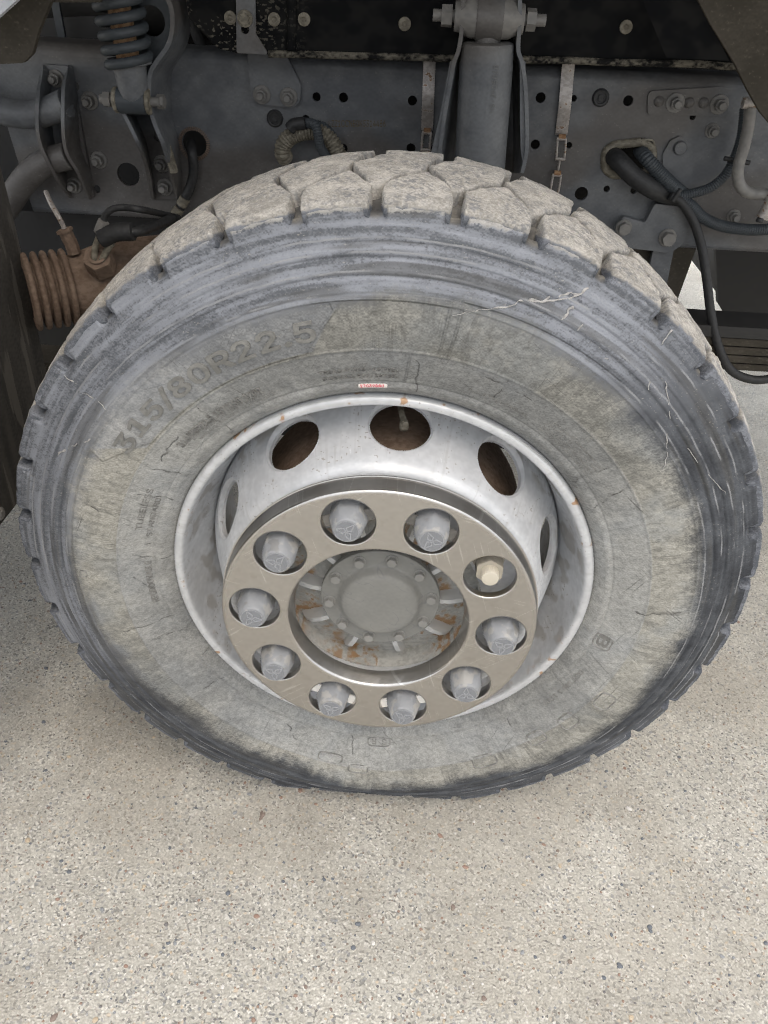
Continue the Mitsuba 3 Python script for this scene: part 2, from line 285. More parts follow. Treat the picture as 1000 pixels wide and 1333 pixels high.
def splash_color(p, n, uv):
    f = fbm(p.x * 260, p.y * 260, p.z * 260, 3)
    return mix((0.22, 0.218, 0.213), (0.37, 0.36, 0.35), smoothstep(0.3, 0.7, f))
scene['m_splash'] = pr(proc(splash_color), 0.8, spec=0.2)

def ground_color(p, n, uv):
    wx, wy = p.x + 0.004 * noise(p.x * 160, p.y * 160, 1.0), p.y + 0.004 * noise(p.x * 160, p.y * 160, 7.0)
    f1, f2, w1 = voronoi(wx * 310, wy * 310)
    g1, g2, w2 = voronoi(wx * 150 + 7, wy * 150)
    big = fbm(p.x * 3.1, p.y * 3.1, 0.0, 4); mid = fbm(p.x * 18, p.y * 18, 0.0, 3); fine = fbm(p.x * 420, p.y * 420, 0.0, 2)
    c = mix((0.268, 0.256, 0.225), (0.580, 0.558, 0.505), w1 * 0.55 + fine * 0.45)          # sand grains in their cement
    c = mix(c, (0.325, 0.308, 0.265), smoothstep(0.30, 0.55, f1) * 0.40)
    c = mix(c, (0.66, 0.64, 0.60), smoothstep(0.90, 0.96, w1) * 0.45)
    c = mix(c, (0.150, 0.148, 0.145), smoothstep(0.12, 0.05, w1) * 0.6)
    stone = smoothstep(0.40, 0.32, g1) * smoothstep(0.78, 0.785, w2)
    tone = cell_rand(w2 * 9000, 3, 5)
    sc = mix(mix((0.20, 0.205, 0.215), (0.36, 0.33, 0.30), smoothstep(0.3, 0.6, tone)), (0.50, 0.40, 0.29), smoothstep(0.72, 0.9, tone))
    c = mix(c, sc, stone * 0.6)
    c = c * (0.90 + 0.34 * big) * (0.90 + 0.26 * mid)
    return mix(c, (0.33, 0.30, 0.25), smoothstep(0.52, 0.68, fbm(p.x * 5 + 9, p.y * 5, 3.0, 4)) * 0.34)
def ground_bump(p, n, uv):
    f1, f2, w1 = voronoi(p.x * 310, p.y * 310)
    return (0.5 - f1) * (0.4 + w1) * 0.0022 + fbm(p.x * 110, p.y * 110, 0.0, 3) * 0.0030
scene['m_ground'] = pr(proc(ground_color), 0.85, spec=0.25, bump=proc(ground_bump, 0.0008))
scene['m_gravel'] = P2({'type': 'principled', 'base_color': {'type': 'mesh_attribute', 'name': 'vertex_color'}, 'roughness': 0.6, 'specular': 0.4})
for nm, c in dict(slate=(0.13, 0.14, 0.155), grey=(0.26, 0.265, 0.27), red=(0.28, 0.19, 0.15), sand=(0.45, 0.37, 0.27), pale=(0.58, 0.56, 0.53), brown=(0.21, 0.165, 0.14)).items():
    scene['m_pebble_' + nm] = pr(c, 0.55, spec=0.4)

# ---------------------------------------------------------------- mesh helpers
used = {}
def key(base):
    n = used.get(base, -1) + 1
    used[base] = n
    return base if n == 0 else f'{base}_{n:03d}'
def add(base, mesh, m, smooth=False, color=None):
    k = key(base)
    scene[k] = mikit.ply(mesh, m, smooth=smooth, color=color)
    return k
cat = trimesh.util.concatenate
def grid_mesh(V, close_u=False, close_v=False):
    nu, nv = V.shape[:2]
    i, j = np.meshgrid(np.arange(nu if close_u else nu - 1), np.arange(nv if close_v else nv - 1), indexing='ij')
    a = i * nv + j; b = ((i + 1) % nu) * nv + j; c = ((i + 1) % nu) * nv + (j + 1) % nv; d = i * nv + (j + 1) % nv
    f = np.concatenate([np.stack([a, b, c], -1).reshape(-1, 3), np.stack([a, c, d], -1).reshape(-1, 3)])
    return trimesh.Trimesh(V.reshape(-1, 3), f, process=False)
def rev(profile, n=240, a0=0.0, a1=2 * PI):
    """(r, y) profile turned about the wheel axle."""
    full = abs(a1 - a0 - 2 * PI) < 1e-6
    t = np.linspace(a0, a1, n, endpoint=not full)
    pr_ = np.asarray(profile, float)
    V = np.stack([np.sin(t)[:, None] * pr_[None, :, 0], np.broadcast_to(pr_[None, :, 1], (n, len(pr_))), HC + np.cos(t)[:, None] * pr_[None, :, 0]], -1)
    return grid_mesh(V, close_u=full)
def lathe(profile, n, origin, axis):
    """(r, h) profile turned about an axis through origin."""
    z = np.asarray(axis, float) / np.linalg.norm(axis)
    x = np.cross(z, [0, 0, 1.0] if abs(z[2]) < 0.9 else [1.0, 0, 0]); x /= np.linalg.norm(x)
    y = np.cross(z, x)
    t = np.arange(n) * 2 * PI / n
    pr_ = np.asarray(profile, float)
    V = np.asarray(origin) + pr_[None, :, 1, None] * z + pr_[None, :, 0, None] * (np.cos(t)[:, None, None] * x + np.sin(t)[:, None, None] * y)
    return grid_mesh(V, close_u=True)
def orient(mesh, origin, axis, spin=0.0):
    z = np.asarray(axis, float) / np.linalg.norm(axis)
    x = np.cross(z, [0, 0, 1.0] if abs(z[2]) < 0.9 else [1.0, 0, 0]); x /= np.linalg.norm(x)
    y = np.cross(z, x)
    M = np.eye(4); M[:3, 0] = x * math.cos(spin) + y * math.sin(spin); M[:3, 1] = -x * math.sin(spin) + y * math.cos(spin); M[:3, 2] = z; M[:3, 3] = origin
    m = mesh.copy(); m.apply_transform(M); return m
def man(m): 
    q = m.to_mesh(); return trimesh.Trimesh(q.vert_properties[:, :3], q.tri_verts, process=False)
def hexbolt(origin, axis, af, h, washer=0.0, spin=0.3, stud=0.0, wh=0.003):
    R = af / 2 / math.cos(PI / 6)
    body = m3.Manifold.cylinder(h, R, R, 6) ^ (m3.Manifold.cylinder(h, R * 1.30, R * 0.955, 48))
    parts = [orient(man(body), np.asarray(origin, float) + np.asarray(axis, float) / np.linalg.norm(axis) * (wh if washer else 0), axis, spin)]
    if washer:
        parts.append(lathe([(0, 0), (washer, 0), (washer, wh * .7), (washer * .95, wh), (0, wh)], 40, origin, axis))
    if stud:
        parts.append(lathe([(0, 0), (stud, 0), (stud, h + .010), (stud * .85, h + .013), (0, h + .013)], 24, origin, axis))
    return cat(parts)
def spline(pts, n=12):
    p = np.asarray(pts, float)
    p = np.vstack([2 * p[0] - p[1], p, 2 * p[-1] - p[-2]])
    out = []
    for i in range(1, len(p) - 2):
        t = np.linspace(0, 1, n, endpoint=False)[:, None]
        a, b, c, d = p[i - 1], p[i], p[i + 1], p[i + 2]
        out.append(0.5 * (2 * b + (c - a) * t + (2 * a - 5 * b + 4 * c - d) * t ** 2 + (3 * b - a - 3 * c + d) * t ** 3))
    return np.vstack(out + [p[-2:-1]])
def sweep(path, radius, sides=14, caps=True):
    p = np.asarray(path, float)
    t = np.gradient(p, axis=0); t /= np.linalg.norm(t, axis=1, keepdims=True) + 1e-12
    a = np.cross(t[0], [0, 0, 1.0] if abs(t[0][2]) < 0.9 else [1.0, 0, 0])
    A_ = []
    for k in range(len(p)):
        a = a - t[k] * (a @ t[k]); a = a / np.linalg.norm(a); A_.append(a)
    A_ = np.array(A_); B_ = np.cross(t, A_)
    an = np.arange(sides) * 2 * PI / sides
    r = np.broadcast_to(radius, (len(p),))
    V = p[:, None] + r[:, None, None] * (np.cos(an)[None, :, None] * A_[:, None] + np.sin(an)[None, :, None] * B_[:, None])
    m = grid_mesh(V, close_v=True)
    if caps:
        n0 = len(m.vertices)
        vs = np.vstack([m.vertices, p[0], p[-1]])
        k = np.arange(sides)
        f0 = np.stack([k * 0 + n0, k, (k + 1) % sides], -1)
        f1 = np.stack([k * 0 + n0 + 1, (len(p) - 1) * sides + (k + 1) % sides, (len(p) - 1) * sides + k], -1)
        m = trimesh.Trimesh(vs, np.vstack([m.faces, f0, f1]), process=False)
    return m
def pipe(pts, radius, sides=14, n=12): return sweep(spline(pts, n), radius, sides)
def corrugated(pts, radius, pitch, depth, sides=16):
    p = spline(pts, 40)
    s = np.concatenate([[0], np.cumsum(np.linalg.norm(np.diff(p, axis=0), axis=1))])
    L = np.arange(0, s[-1], pitch / 8)
    q = np.stack([np.interp(L, s, p[:, k]) for k in range(3)], 1)
    ph = L / pitch - np.round(L / pitch)
    return sweep(q, radius - depth * np.exp(-(ph / 0.17) ** 2), sides)
def plate(poly_xz, y, t, holes=(), ngon=28, axis='y', bevel=0.0):
    """A plate parallel to the frame's web: front face at y, t thick behind it."""
    g = poly_xz if isinstance(poly_xz, sg.base.BaseGeometry) else sg.Polygon([q[:2] for q in poly_xz])
    for h in holes:
        g = g.difference(sg.Point(h[0], h[1]).buffer(h[2], quad_segs=ngon // 4))
    def ext(g, depth, z0):
        m = trimesh.creation.extrude_polygon(g, depth, engine='earcut')
        v = m.vertices.copy(); m.vertices = np.stack([v[:, 0], y + t - z0 - v[:, 2], v[:, 1]], 1)
        m.invert(); return m
    def at_y(m): return m
    m = trimesh.creation.extrude_polygon(g, t, engine='earcut')
    v = m.vertices.copy()
    m.vertices = np.stack([v[:, 0], y + t - v[:, 2], v[:, 1]], 1)
    return m
def rounded(poly_xz, r):
    g = sg.Polygon([q[:2] for q in poly_xz])
    return g.buffer(-r, quad_segs=6).buffer(2 * r, quad_segs=6).buffer(-r, quad_segs=6)
def ribbon(F, B, t, n=8):
    """A bent plate spanned between a front and a back edge, t thick."""
    F, B = spline(F, n), spline(B, n)
    d = np.gradient(F, axis=0); w = B - F
    nn = np.cross(d, w + 1e-9 * np.array([0, 1, 0])); ln = np.linalg.norm(nn, axis=1, keepdims=True)
    nn = nn / np.maximum(ln, 1e-12)
    nn[ln[:, 0] < 1e-9] = [1, 0, 0]
    V = np.stack([F - nn * t / 2, F + nn * t / 2, B + nn * t / 2, B - nn * t / 2], 1)
    m = grid_mesh(V, close_v=True)
    k = len(F) - 1
    f = [[0, 1, 2], [0, 2, 3], [4 * k, 4 * k + 2, 4 * k + 1], [4 * k, 4 * k + 3, 4 * k + 2]]
    return trimesh.Trimesh(m.vertices, np.vstack([m.faces, f]), process=False)
def box(x0, x1, y0, y1, z0, z1):
    m = trimesh.creation.box((x1 - x0, y1 - y0, z1 - z0)); m.apply_translation(((x0 + x1) / 2, (y0 + y1) / 2, (z0 + z1) / 2)); return m
def fillet(r0, y0, r1, y1, n=5, corner=None):
    c = np.array(corner); a = np.array([r0, y0]); b = np.array([r1, y1])
    t = np.linspace(0, 1, n)[:, None]
    return [tuple(q) for q in (1 - t) ** 2 * a + 2 * t * (1 - t) * c + t ** 2 * b]

# ---------------------------------------------------------------- ground
G = 'ground'
gx = np.concatenate([[-200, -60, -20, -8], np.linspace(-4, 4, 41), [8, 20, 60, 200]])
V = np.stack(np.meshgrid(gx, gx, [0.0], indexing='ij'), -1)[:, :, 0]
scene[G] = mikit.ply(grid_mesh(V), 'm_ground', smooth=True)
labels[G] = {'label': 'worn pale concrete pavement with exposed sand grains and small embedded pebbles', 'kind': 'structure'}
rng = np.random.default_rng(11)
ico1, ico2 = trimesh.creation.icosphere(1), trimesh.creation.icosphere(2)
def stone_mesh(seed, base):
    v = base.vertices.copy()
    v = v * (1 + 0.28 * (meshkit.fbm(v * 1.4 + seed * 7.3, 2, seed) - 0.5)[:, None])
    return trimesh.Trimesh(v, base.faces, process=False)
stones = [mikit.ply(stone_mesh(s, ico2), None, smooth=True) for s in range(6)]
def pebble(x, y, sx, sy, sz, rot, mat, lift=0.25):
    d = dict(stones[rng.integers(6)])
    d['bsdf'] = {'type': 'ref', 'id': 'm_pebble_' + mat}
    d['to_world'] = T().translate([x, y, sz * lift]).rotate([0, 0, 1], float(rot)).scale([sx, sy, sz])
    scene[key(G + '__pebble')] = d
# the stones that stand out in the paving
NAMED = list(zip([(-0.2010, -0.4179), (-0.2856, -0.4073), (-0.2754, -0.4065), (-0.2324, -0.1775), (-0.0722, -0.4542), (-0.1619, -0.3561), (-0.1910, -0.4632), (-0.2158, -0.2875), (-0.2133, -0.3227), (-0.4916, -0.1686), (-0.5280, -0.4029), (-0.3136, -0.4266), (-0.3376, -0.4451), (-0.5515, -0.1953), (-0.5614, -0.2580), (-0.3255, -0.2526), (-0.4926, -0.2899), (-0.2273, -0.1154), (-0.4168, -0.0303), (-0.0047, -0.3559), (-0.0086, -0.3928), (0.0209, -0.3835), (-0.3570, -0.5198), (-0.4148, -0.5211), (-0.1389, -0.5036), (-0.2483, -0.4874), (-0.1269, -0.1230), (-0.2145, -0.1385), (0.5658, -0.0650), (0.4562, -0.1114), (0.4232, -0.0558), (0.4676, -0.1697), (0.5044, -0.2263), (0.3132, -0.3514), (0.2653, -0.3854), (0.4487, -0.3312), (0.5797, -0.3234), (0.4487, -0.3252), (0.1635, -0.2472), (0.3200, -0.2331), (0.3897, -0.3906), (0.3912, -0.3882), (0.6186, -0.2652), (0.6240, -0.3367), (0.3948, -0.4608), (0.2462, -0.3800), (0.1425, -0.3171), (0.3640, -0.4081), (0.1919, -0.1291), (0.1546, -0.1781), (0.1217, -0.1926), (-0.4735, -0.3071), (-0.8335, 0.3766), (-0.6327, -0.0129), (-0.5561, -0.0870), (-0.6826, 0.1235), (-0.7980, 0.3213), (-0.5855, -0.1201), (0.5500, -0.3623), (0.1853, -0.4506), (0.6297, -0.1680), (0.4607, -0.2906)],
                 'slate slate grey grey brown red pale sand slate red pale brown red brown sand slate slate red sand slate slate pale sand brown red slate red grey slate pale grey slate sand slate slate slate sand slate red sand slate slate sand slate sand grey brown slate pale slate red slate slate slate sand slate slate slate grey brown grey pale'.split()))
for (x, y), mname in NAMED:
    s = rng.uniform(0.0022, 0.0040)
    pebble(x, y, s * rng.uniform(1.0, 1.6), s, s * 0.45, rng.uniform(0, 180), mname)
mats = ['slate', 'slate', 'grey', 'red', 'sand', 'pale', 'brown', 'grey']
for k in range(210):
    x, y = rng.uniform(-0.75, 0.85), rng.uniform(-0.62, 0.25)
    s = rng.uniform(0.0013, 0.0026)
    pebble(x, y, s * rng.uniform(1.0, 1.7), s, s * 0.45, rng.uniform(0, 180), mats[rng.integers(8)])
cols = np.array([(0.14, 0.148, 0.16), (0.24, 0.245, 0.25), (0.27, 0.19, 0.15), (0.43, 0.36, 0.27), (0.50, 0.48, 0.45), (0.22, 0.18, 0.15), (0.34, 0.31, 0.28), (0.43, 0.40, 0.365), (0.16, 0.15, 0.145)])
N = 14000
base = trimesh.creation.icosphere(0)
cx, cy = rng.uniform(-0.95, 1.05, N), rng.uniform(-0.68, 0.45, N)
sz = rng.uniform(0.0008, 0.0021, N) * (1 + (rng.random(N) < 0.06) * 0.5)
R3 = np.array([trimesh.transformations.random_rotation_matrix(rng.random(3))[:3, :3] for _ in range(N)])
bv = np.einsum('nij,vj->nvi', R3, base.vertices) * (sz[:, None, None] * rng.uniform(0.7, 1.4, (N, 1, 3)))
bv[:, :, 2] *= 0.7
bv += np.stack([cx, cy, sz * 0.1], 1)[:, None]
fs = (base.faces[None] + (np.arange(N) * len(base.vertices))[:, None, None]).reshape(-1, 3)
vc = np.repeat(cols[rng.integers(0, 9, N)], len(base.vertices), 0)
scene[G + '__grit'] = mikit.ply(trimesh.Trimesh(bv.reshape(-1, 3), fs, process=False), 'm_gravel', smooth=False, color=vc)
labels[G + '__grit'] = {'label': 'loose fine grit and sand grains', 'kind': 'stuff'}

# a dry leaf scrap on the paving
lx, ly = [(-0.1853, -0.1796)][0]
t = np.linspace(0, 2 * PI, 22, endpoint=False)
rr = 0.0062 * (1 + 0.35 * np.sin(3 * t + 1) + 0.2 * np.sin(5 * t))
top = np.stack([lx + rr * np.cos(t) * 0.62, ly + rr * np.sin(t) * 1.5, 0.0016 + 0.0012 * np.sin(2 * t)], 1)
vs = np.vstack([top, top - [0, 0, 0.0006], [[lx, ly, 0.0034], [lx, ly, 0.0026]]])
k = np.arange(22); k1 = (k + 1) % 22
leaf = trimesh.Trimesh(vs, np.vstack([np.stack([k, k1, k * 0 + 44], 1), np.stack([k1 + 22, k + 22, k * 0 + 45], 1), np.stack([k + 22, k1 + 22, k1], 1), np.stack([k + 22, k1, k], 1)]), process=False)
scene['leaf_scrap'] = mikit.ply(leaf, 'm_pebble_brown', smooth=True)
labels['leaf_scrap'] = {'label': 'small curled brown leaf scrap on the concrete below the tyre', 'category': 'leaf'}

# ================================================================ THE WHEEL
W = 'truck__wheel'
labels[W] = {'label': 'dusty wheel with worn lug tyre, silver rim and stainless nut ring'}
SIDE = np.array([(.300, -.1185), (.304, -.1235), (.309, -.1300), (.3135, -.1345), (.317, -.1358), (.3205, -.1352), (.324, -.1358), (.335, -.1415), (.350, -.1478), (.3665, -.1525),
                 (.385, -.1562), (.405, -.1578), (.425, -.1565), (.440, -.1535), (.455, -.1495), (.470, -.1445), (.485, -.1385), (.4985, -.1315)])
RT, RB = 0.540, 0.33
def side_y(r): return np.interp(r, SIDE[:, 0], SIDE[:, 1])
def settle(v):
    """The load flattens the tyre where it stands on the ground."""
    v = np.array(v, float)
    x, z = v[:, 0], v[:, 2] - HC
    r = np.hypot(x, z); c = np.where(r > 0, -z / np.maximum(r, 1e-9), 0)
    sm_ = lambda lo, hi: (lambda q: q * q * (3 - 2 * q))(np.clip((np.degrees(np.arccos(np.clip(-c, -1, 1))) - lo) / (hi - lo), 0, 1))
    soft = RT - 0.009 * sm_(8, 50) - 0.015 * sm_(60, 124)   # worn a little out of round, and sagging towards the ground
    lim = np.where(c > 0.5, np.minimum(soft, (HC + 0.0005) / np.maximum(c, 0.5)), soft)
    s = np.clip((r - RB) / (RT - RB), 0, 1.1)
    d = (RT - lim) * s ** 1.3
    rn = r - d
    v[:, 1] += np.sign(v[:, 1]) * (RT - lim) * 0.22 * np.sin(PI * np.clip(s, 0, 1)) * (s > 0)
    k = rn / np.maximum(r, 1e-9)
    v[:, 0] = x * k; v[:, 2] = HC + z * k
    return v
def settled(m): m = m.copy(); m.vertices = settle(m.vertices); return m
# carcass
prof = [(.288, -.100), (.296, -.112)]
rs = np.linspace(.300, .4985, 150)
rid = lambda r, c, w, h: h * np.exp(-((r - c) / w) ** 2)
sm_y = np.interp(rs, SIDE[:, 0], SIDE[:, 1])
ker = np.ones(9) / 9; sm2 = np.convolve(np.pad(sm_y, 4, mode='edge'), ker, 'valid'); sm2[:18] = sm_y[:18]
hh = (rid(rs, .3702, .0013, .0018) + rid(rs, .4320, .0012, .0015) + rid(rs, .4365, .0010, -.0010) + rid(rs, .4547, .0018, -.0022) + rid(rs, .4610, .0040, .0010) + rid(rs, .4735, .0018, -.0022)
      + rid(rs, .4805, .0035, .0010) + rid(rs, .4880, .0016, -.0018) + rid(rs, .4945, .0025, .0007) + rid(rs, .3225, .0009, -.0012))
prof += [(r, y - h) for r, y, h in zip(rs, sm2, hh)]
prof += [(.5010, -.1308), (.5040, -.1301), (.5070, -.1294), (.5100, -.1287), (.5130, -.1280), (.5160, -.1272), (.5190, -.1262), (.5215, -.1250), (.5235, -.1232), (.5242, -.1205), (.5238, -.1175), (.5210, -.1135), (.5160, -.1095), (.5138, -.1040), (.5180, -.088), (.5225, -.045), (.5240, 0.0), (.5225, .045), (.5180, .088), (.5135, .112), (.5085, .124), (.4985, .1315), (.47, .1445), (.44, .1535), (.405, .1578), (.35, .1478), (.31, .131), (.296, .112)]
carc = rev(prof, 1332)
v = carc.vertices.copy()
rr = np.hypot(v[:, 0], v[:, 2] - HC); aa = np.arctan2(v[:, 0], v[:, 2] - HC)
lump = (meshkit.fbm(v * 26, 3, 5) - 0.5) * 0.0016 * np.clip((rr - .335) / .02, 0, 1)
pullm = (meshkit.noise(np.stack([aa * 38, rr * 16, rr * 0], 1), 3) - 0.5) * 0.0008 * np.clip((rr - .37) / .01, 0, 1) * np.clip((.43 - rr) / .01, 0, 1)
v[:, 1] += np.sign(v[:, 1]) * (lump + pullm) * (rr < .505)
# rounded cups where the cross grooves leave the shoulder
gd = (np.degrees(aa) + 2.8 + 180 / 37) % (360 / 37) - 180 / 37
wob_ = meshkit.noise(np.stack([np.round((np.degrees(aa) + 2.8) / (360 / 37)), aa * 0, aa * 0], 1) * 7.7, 9) * 0.004
u = np.abs(np.radians(gd)) * .52 / (0.0105 + wob_)
cup = np.sqrt(np.clip(1 - u ** 2.4, 0, 1)) * (v[:, 1] < -.10) * np.clip((rr - .5035) / .003, 0, 1)
rn = rr * (1 - cup) + (.5045 + .42 * (rr - .5045)) * cup
v[:, 1] += cup * np.clip((rr - .503) / .018, 0, 1) * .012
ragged = (meshkit.fbm(v * 120, 2, 8) - 0.5) * 0.0030 * np.clip((rr - .512) / .008, 0, 1) * (v[:, 1] < -.10)
rn = rn + ragged
k_ = rn / np.maximum(rr, 1e-9); v[:, 0] *= k_; v[:, 2] = HC + (v[:, 2] - HC) * k_
carc.vertices = settle(v)
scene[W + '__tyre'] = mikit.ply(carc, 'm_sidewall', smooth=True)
# tread blocks
PIT = 360 / 37; G0 = -2.8
def crown(y): return RT - 0.010 * (np.abs(y) / 0.12) ** 2.3
def block(poly, a_mid, wob, front):
    g = sg.Polygon([(math.radians(a) * RT * 1000, y * 1000) for a, y in poly])
    g = g.buffer(-2.0, quad_segs=3).buffer(2.0, quad_segs=3)
    c = np.array([g.centroid.x, g.centroid.y])
    n = 56
    o = np.array([g.exterior.interpolate(i / n, normalized=True).coords[0] for i in range(n)])
    rings = [(1.035, -19.0), (1.02, -9.0), (1.008, -3.6), (0.988, -1.0), (0.960, -0.25), (0.88, -0.0), (0.7, 0.0), (0.5, 0.0), (0.3, 0.0), (0.12, 0.0)]
    pts = []
    for q, h in rings:
        w = c + (o - c) * q
        s_, y_ = w[:, 0] / 1000, w[:, 1] / 1000
        ch = (meshkit.noise(np.stack([s_ * 130 + wob * 11, y_ * 130, s_ * 0 + wob], 1), 7) - 0.5)
        ch2 = (meshkit.fbm(np.stack([s_ * 60 + wob * 5, y_ * 60, s_ * 0 + wob], 1), 3, 2) - 0.5)
        rad = crown(y_) + h / 1000
        if q > 0.92: rad = rad + np.minimum(ch, 0.1) * 0.0040 * (h > -5)
        rad = rad + ch2 * 0.0042 * (h > -5)
        if front:                                   # the outer face runs down into the sidewall
            outm = np.clip((-0.104 - y_) / 0.012, 0, 1)
            if h < -2.0:
                tgt = {-19.0: (.5045, -.1200), -9.0: (.5130, -.1240), -3.6: (.5250, -.1242)}[h]
                rad = rad * (1 - outm) + (tgt[0] + ch * .003) * outm
                y_ = y_ * (1 - outm) + (tgt[1] - (0.0008 if h > -19 else -0.002) + ch * .0015) * outm
        a_ = s_ / RT + math.radians(a_mid)
        pts.append(np.stack([np.sin(a_) * rad, y_, HC + np.cos(a_) * rad], 1))
    V = np.array(pts)
    m = grid_mesh(V, close_v=True)
    cen = V[-1].mean(0)
    k = np.arange(n); b = (len(rings) - 1) * n
    m = trimesh.Trimesh(np.vstack([m.vertices, cen]), np.vstack([m.faces, np.stack([b + k, b + (k + 1) % n, k * 0 + len(m.vertices)], 1)]), process=False)
    m.invert() if False else None
    return settled(m)
for i in range(37):
    g = G0 + i * PIT; w = rng.uniform(-0.25, 0.25)
    add(W + '__tread_block', block([(-3.75 + w, -.1240), (3.75 + w * .3, -.1240), (4.15, -.103), (4.05, -.081), (1.0, -.0255), (-4.1, -.076), (-4.2, -.101)], g + PIT / 2, i * 1.37, True), 'm_tread', 38)
for i in range(37):
    g = G0 + i * PIT
    add(W + '__tread_block', block([(-3.75, .004), (0.0, .072), (6.9, .076), (5.5, -.008), (0.8, -.070), (-0.8, -.084)], g, 60 + i * 1.71, False), 'm_tread', 38)
for i in range(37):
    g = G0 + i * PIT
    add(W + '__tread_block', block([(-4.1, .117), (4.1, .117), (3.9, .083), (0.2, .084), (-3.9, .081)], g + PIT / 2 - 1.0, 120 + i * 1.13, False), 'm_tread', 38)

# raised lettering bent round the sidewall; tops point outward
def ring_text(text, h, a0, a1, rc, depth=0.0012, bold=False, m='m_letter', name='lettering'):
    t = meshkit.text_mesh(text, h, depth, bold)
    t = t.subdivide_to_size(0.007) if h > 0.015 else t
    v = t.vertices.copy()
    x0, x1 = v[:, 0].min(), v[:, 0].max()
    a = math.radians(a0) + (v[:, 0] - x0) / (x1 - x0) * math.radians(a1 - a0)
    r = rc + v[:, 1] - h / 2
    y = side_y(r) + 0.0004 - v[:, 2]
    t.vertices = settle(np.stack([np.sin(a) * r, y, HC + np.cos(a) * r], 1))
    return add(W + '__' + name, t, m, False)
k = ring_text('315/80R22.5', 0.0235, -57.0, -12.6, 0.4010, 0.0030, True)
labels[k] = {'label': 'large raised size marking 315/80R22.5'}
ring_text('315/80R22.5 157/150 22PR', 0.0100, -50, -26.9, 0.3430, 0.0022, True, 'm_small_letter')
ring_text('MAX LOAD SINGLE 4125kg AT 850kPa COLD', 0.0042, -47, -25, 0.3355, 0.0008, False, 'm_small_letter')
ring_text('MAX LOAD DUAL 3650kg AT 850kPa COLD', 0.0042, -46, -25, 0.3295, 0.0008, False, 'm_small_letter')
ring_text('TREAD PLIES : 4STEEL', 0.0052, -14.5, 1.6, 0.3420, 0.0016, False, 'm_small_letter')
ring_text('SIDEWALL PLY : 1STEEL', 0.0052, -14.2, 1.5, 0.3320, 0.0016, False, 'm_small_letter')
ring_text('REGROOVABLE', 0.0085, -98.7, -85.7, 0.3310, 0.0018, False, 'm_small_letter')
ring_text('TUBELESS', 0.0080, -75.8, -63.7, 0.3440, 0.0016, False, 'm_small_letter')
ring_text('STANDARD', 0.0070, -78.0, -66.0, 0.3300, 0.0016, False, 'm_small_letter')
ring_text('DOT UM 1 1009', 0.0065, 113, 128.5, 0.3330, 0.0016, False, 'm_small_letter')
ring_text('ALL STEEL RADIAL', 0.0050, 16, 30, 0.3350, 0.0008, False, 'm_small_letter')
for q in range(4):
    ring_text(['LOAD RANGE SINGLE 9090 LBS', 'INFLATION 123 PSI COLD DUAL', 'MOUNT ON APPROVED RIMS ONLY', 'NEVER EXCEED 40 PSI SEATING'][q], 0.0040, 34, 50, 0.3500 - 0.0068 * q, 0.0007, False, 'm_small_letter')
def ring_capsule(a, r, wa, hr, wire=0.0010):
    t = np.linspace(0, 2 * PI, 40)
    sx = np.sign(np.cos(t)) * np.abs(np.cos(t)) ** 0.5; sy = np.sign(np.sin(t)) * np.abs(np.sin(t)) ** 0.5
    aa_ = math.radians(a) + sx * wa / r; r_ = r + sy * hr
    return settled(sweep(np.stack([np.sin(aa_) * r_, side_y(r_) + 0.0001, HC + np.cos(aa_) * r_], 1), wire, 6, False))
add(W + '__lettering', ring_capsule(178.5, .3270, .018, .0068), 'm_small_letter', True)
ring_text('S  R', 0.0075, 176.3, 180.7, 0.3270, 0.0010, True, 'm_small_letter')
add(W + '__lettering', ring_capsule(102, .3330, .012, .012), 'm_small_letter', True)
ring_text('B', 0.015, 100.2, 103.6, 0.3330, 0.0012, True, 'm_letter')
add(W + '__lettering', ring_capsule(-88.5, .4225, .0055, .0055, .0008), 'm_small_letter', True)
for px_, wa, hr_ in zip([(116.39, 0.3894), (126.65, 0.3768), (136.16, 0.3739), (151.16, 0.3799), (-168.81, 0.3628), (-176.37, 0.3770)], (.016, .015, .015, .020, .020, .016), (.013, .013, .012, .012, .008, .008)):
    ring_pad = add(W + '__lettering', ring_capsule(px_[0], px_[1], wa, hr_, .0013), 'm_small_letter', True)
    labels[ring_pad] = {'label': 'worn raised outline on the lower sidewall'}
# moulding flash hairs on the bead and mud splashes on the wall
for a in (-17.5, 4.5, 24.5, 52.0, -52, -40, 100, -120):
    aa_ = math.radians(a); p0 = np.array([np.sin(aa_) * .3025, -.124, HC + np.cos(aa_) * .3025]); p1 = np.array([np.sin(aa_ + .002) * .310, -.1375, HC + np.cos(aa_ + .002) * .310])
    add(W + '__rubber_hair', sweep(np.array([p0, (p0 + p1) / 2 + [0.0004, -.0008, 0], p1]), 0.00055, 5), 'm_small_letter', True)
def splash(ts, w):
    q = np.array(ts)
    a, r = np.radians(q[:, 0]), q[:, 1]
    P_ = spline(np.stack([np.sin(a) * r, side_y(r) - 0.0012, HC + np.cos(a) * r], 1), 10)
    P_ = P_ + (np.stack([meshkit.noise(P_ * 160 + 3, 1), meshkit.noise(P_ * 0, 1), meshkit.noise(P_ * 160, 2)], 1) - 0.5) * [0.004, 0, 0.004]
    wd = w * 0.8 * (0.25 + 1.5 * meshkit.noise(P_ * 230, 4) ** 1.5)
    m = sweep(P_, wd, 8); vv_ = m.vertices.copy(); r_v = np.hypot(vv_[:, 0], vv_[:, 2] - HC); sy_ = side_y(r_v); vv_[:, 1] = sy_ + (vv_[:, 1] - sy_) * 0.45; m.vertices = vv_; add(W + '__mud_splash', settled(m), 'm_splash', True)
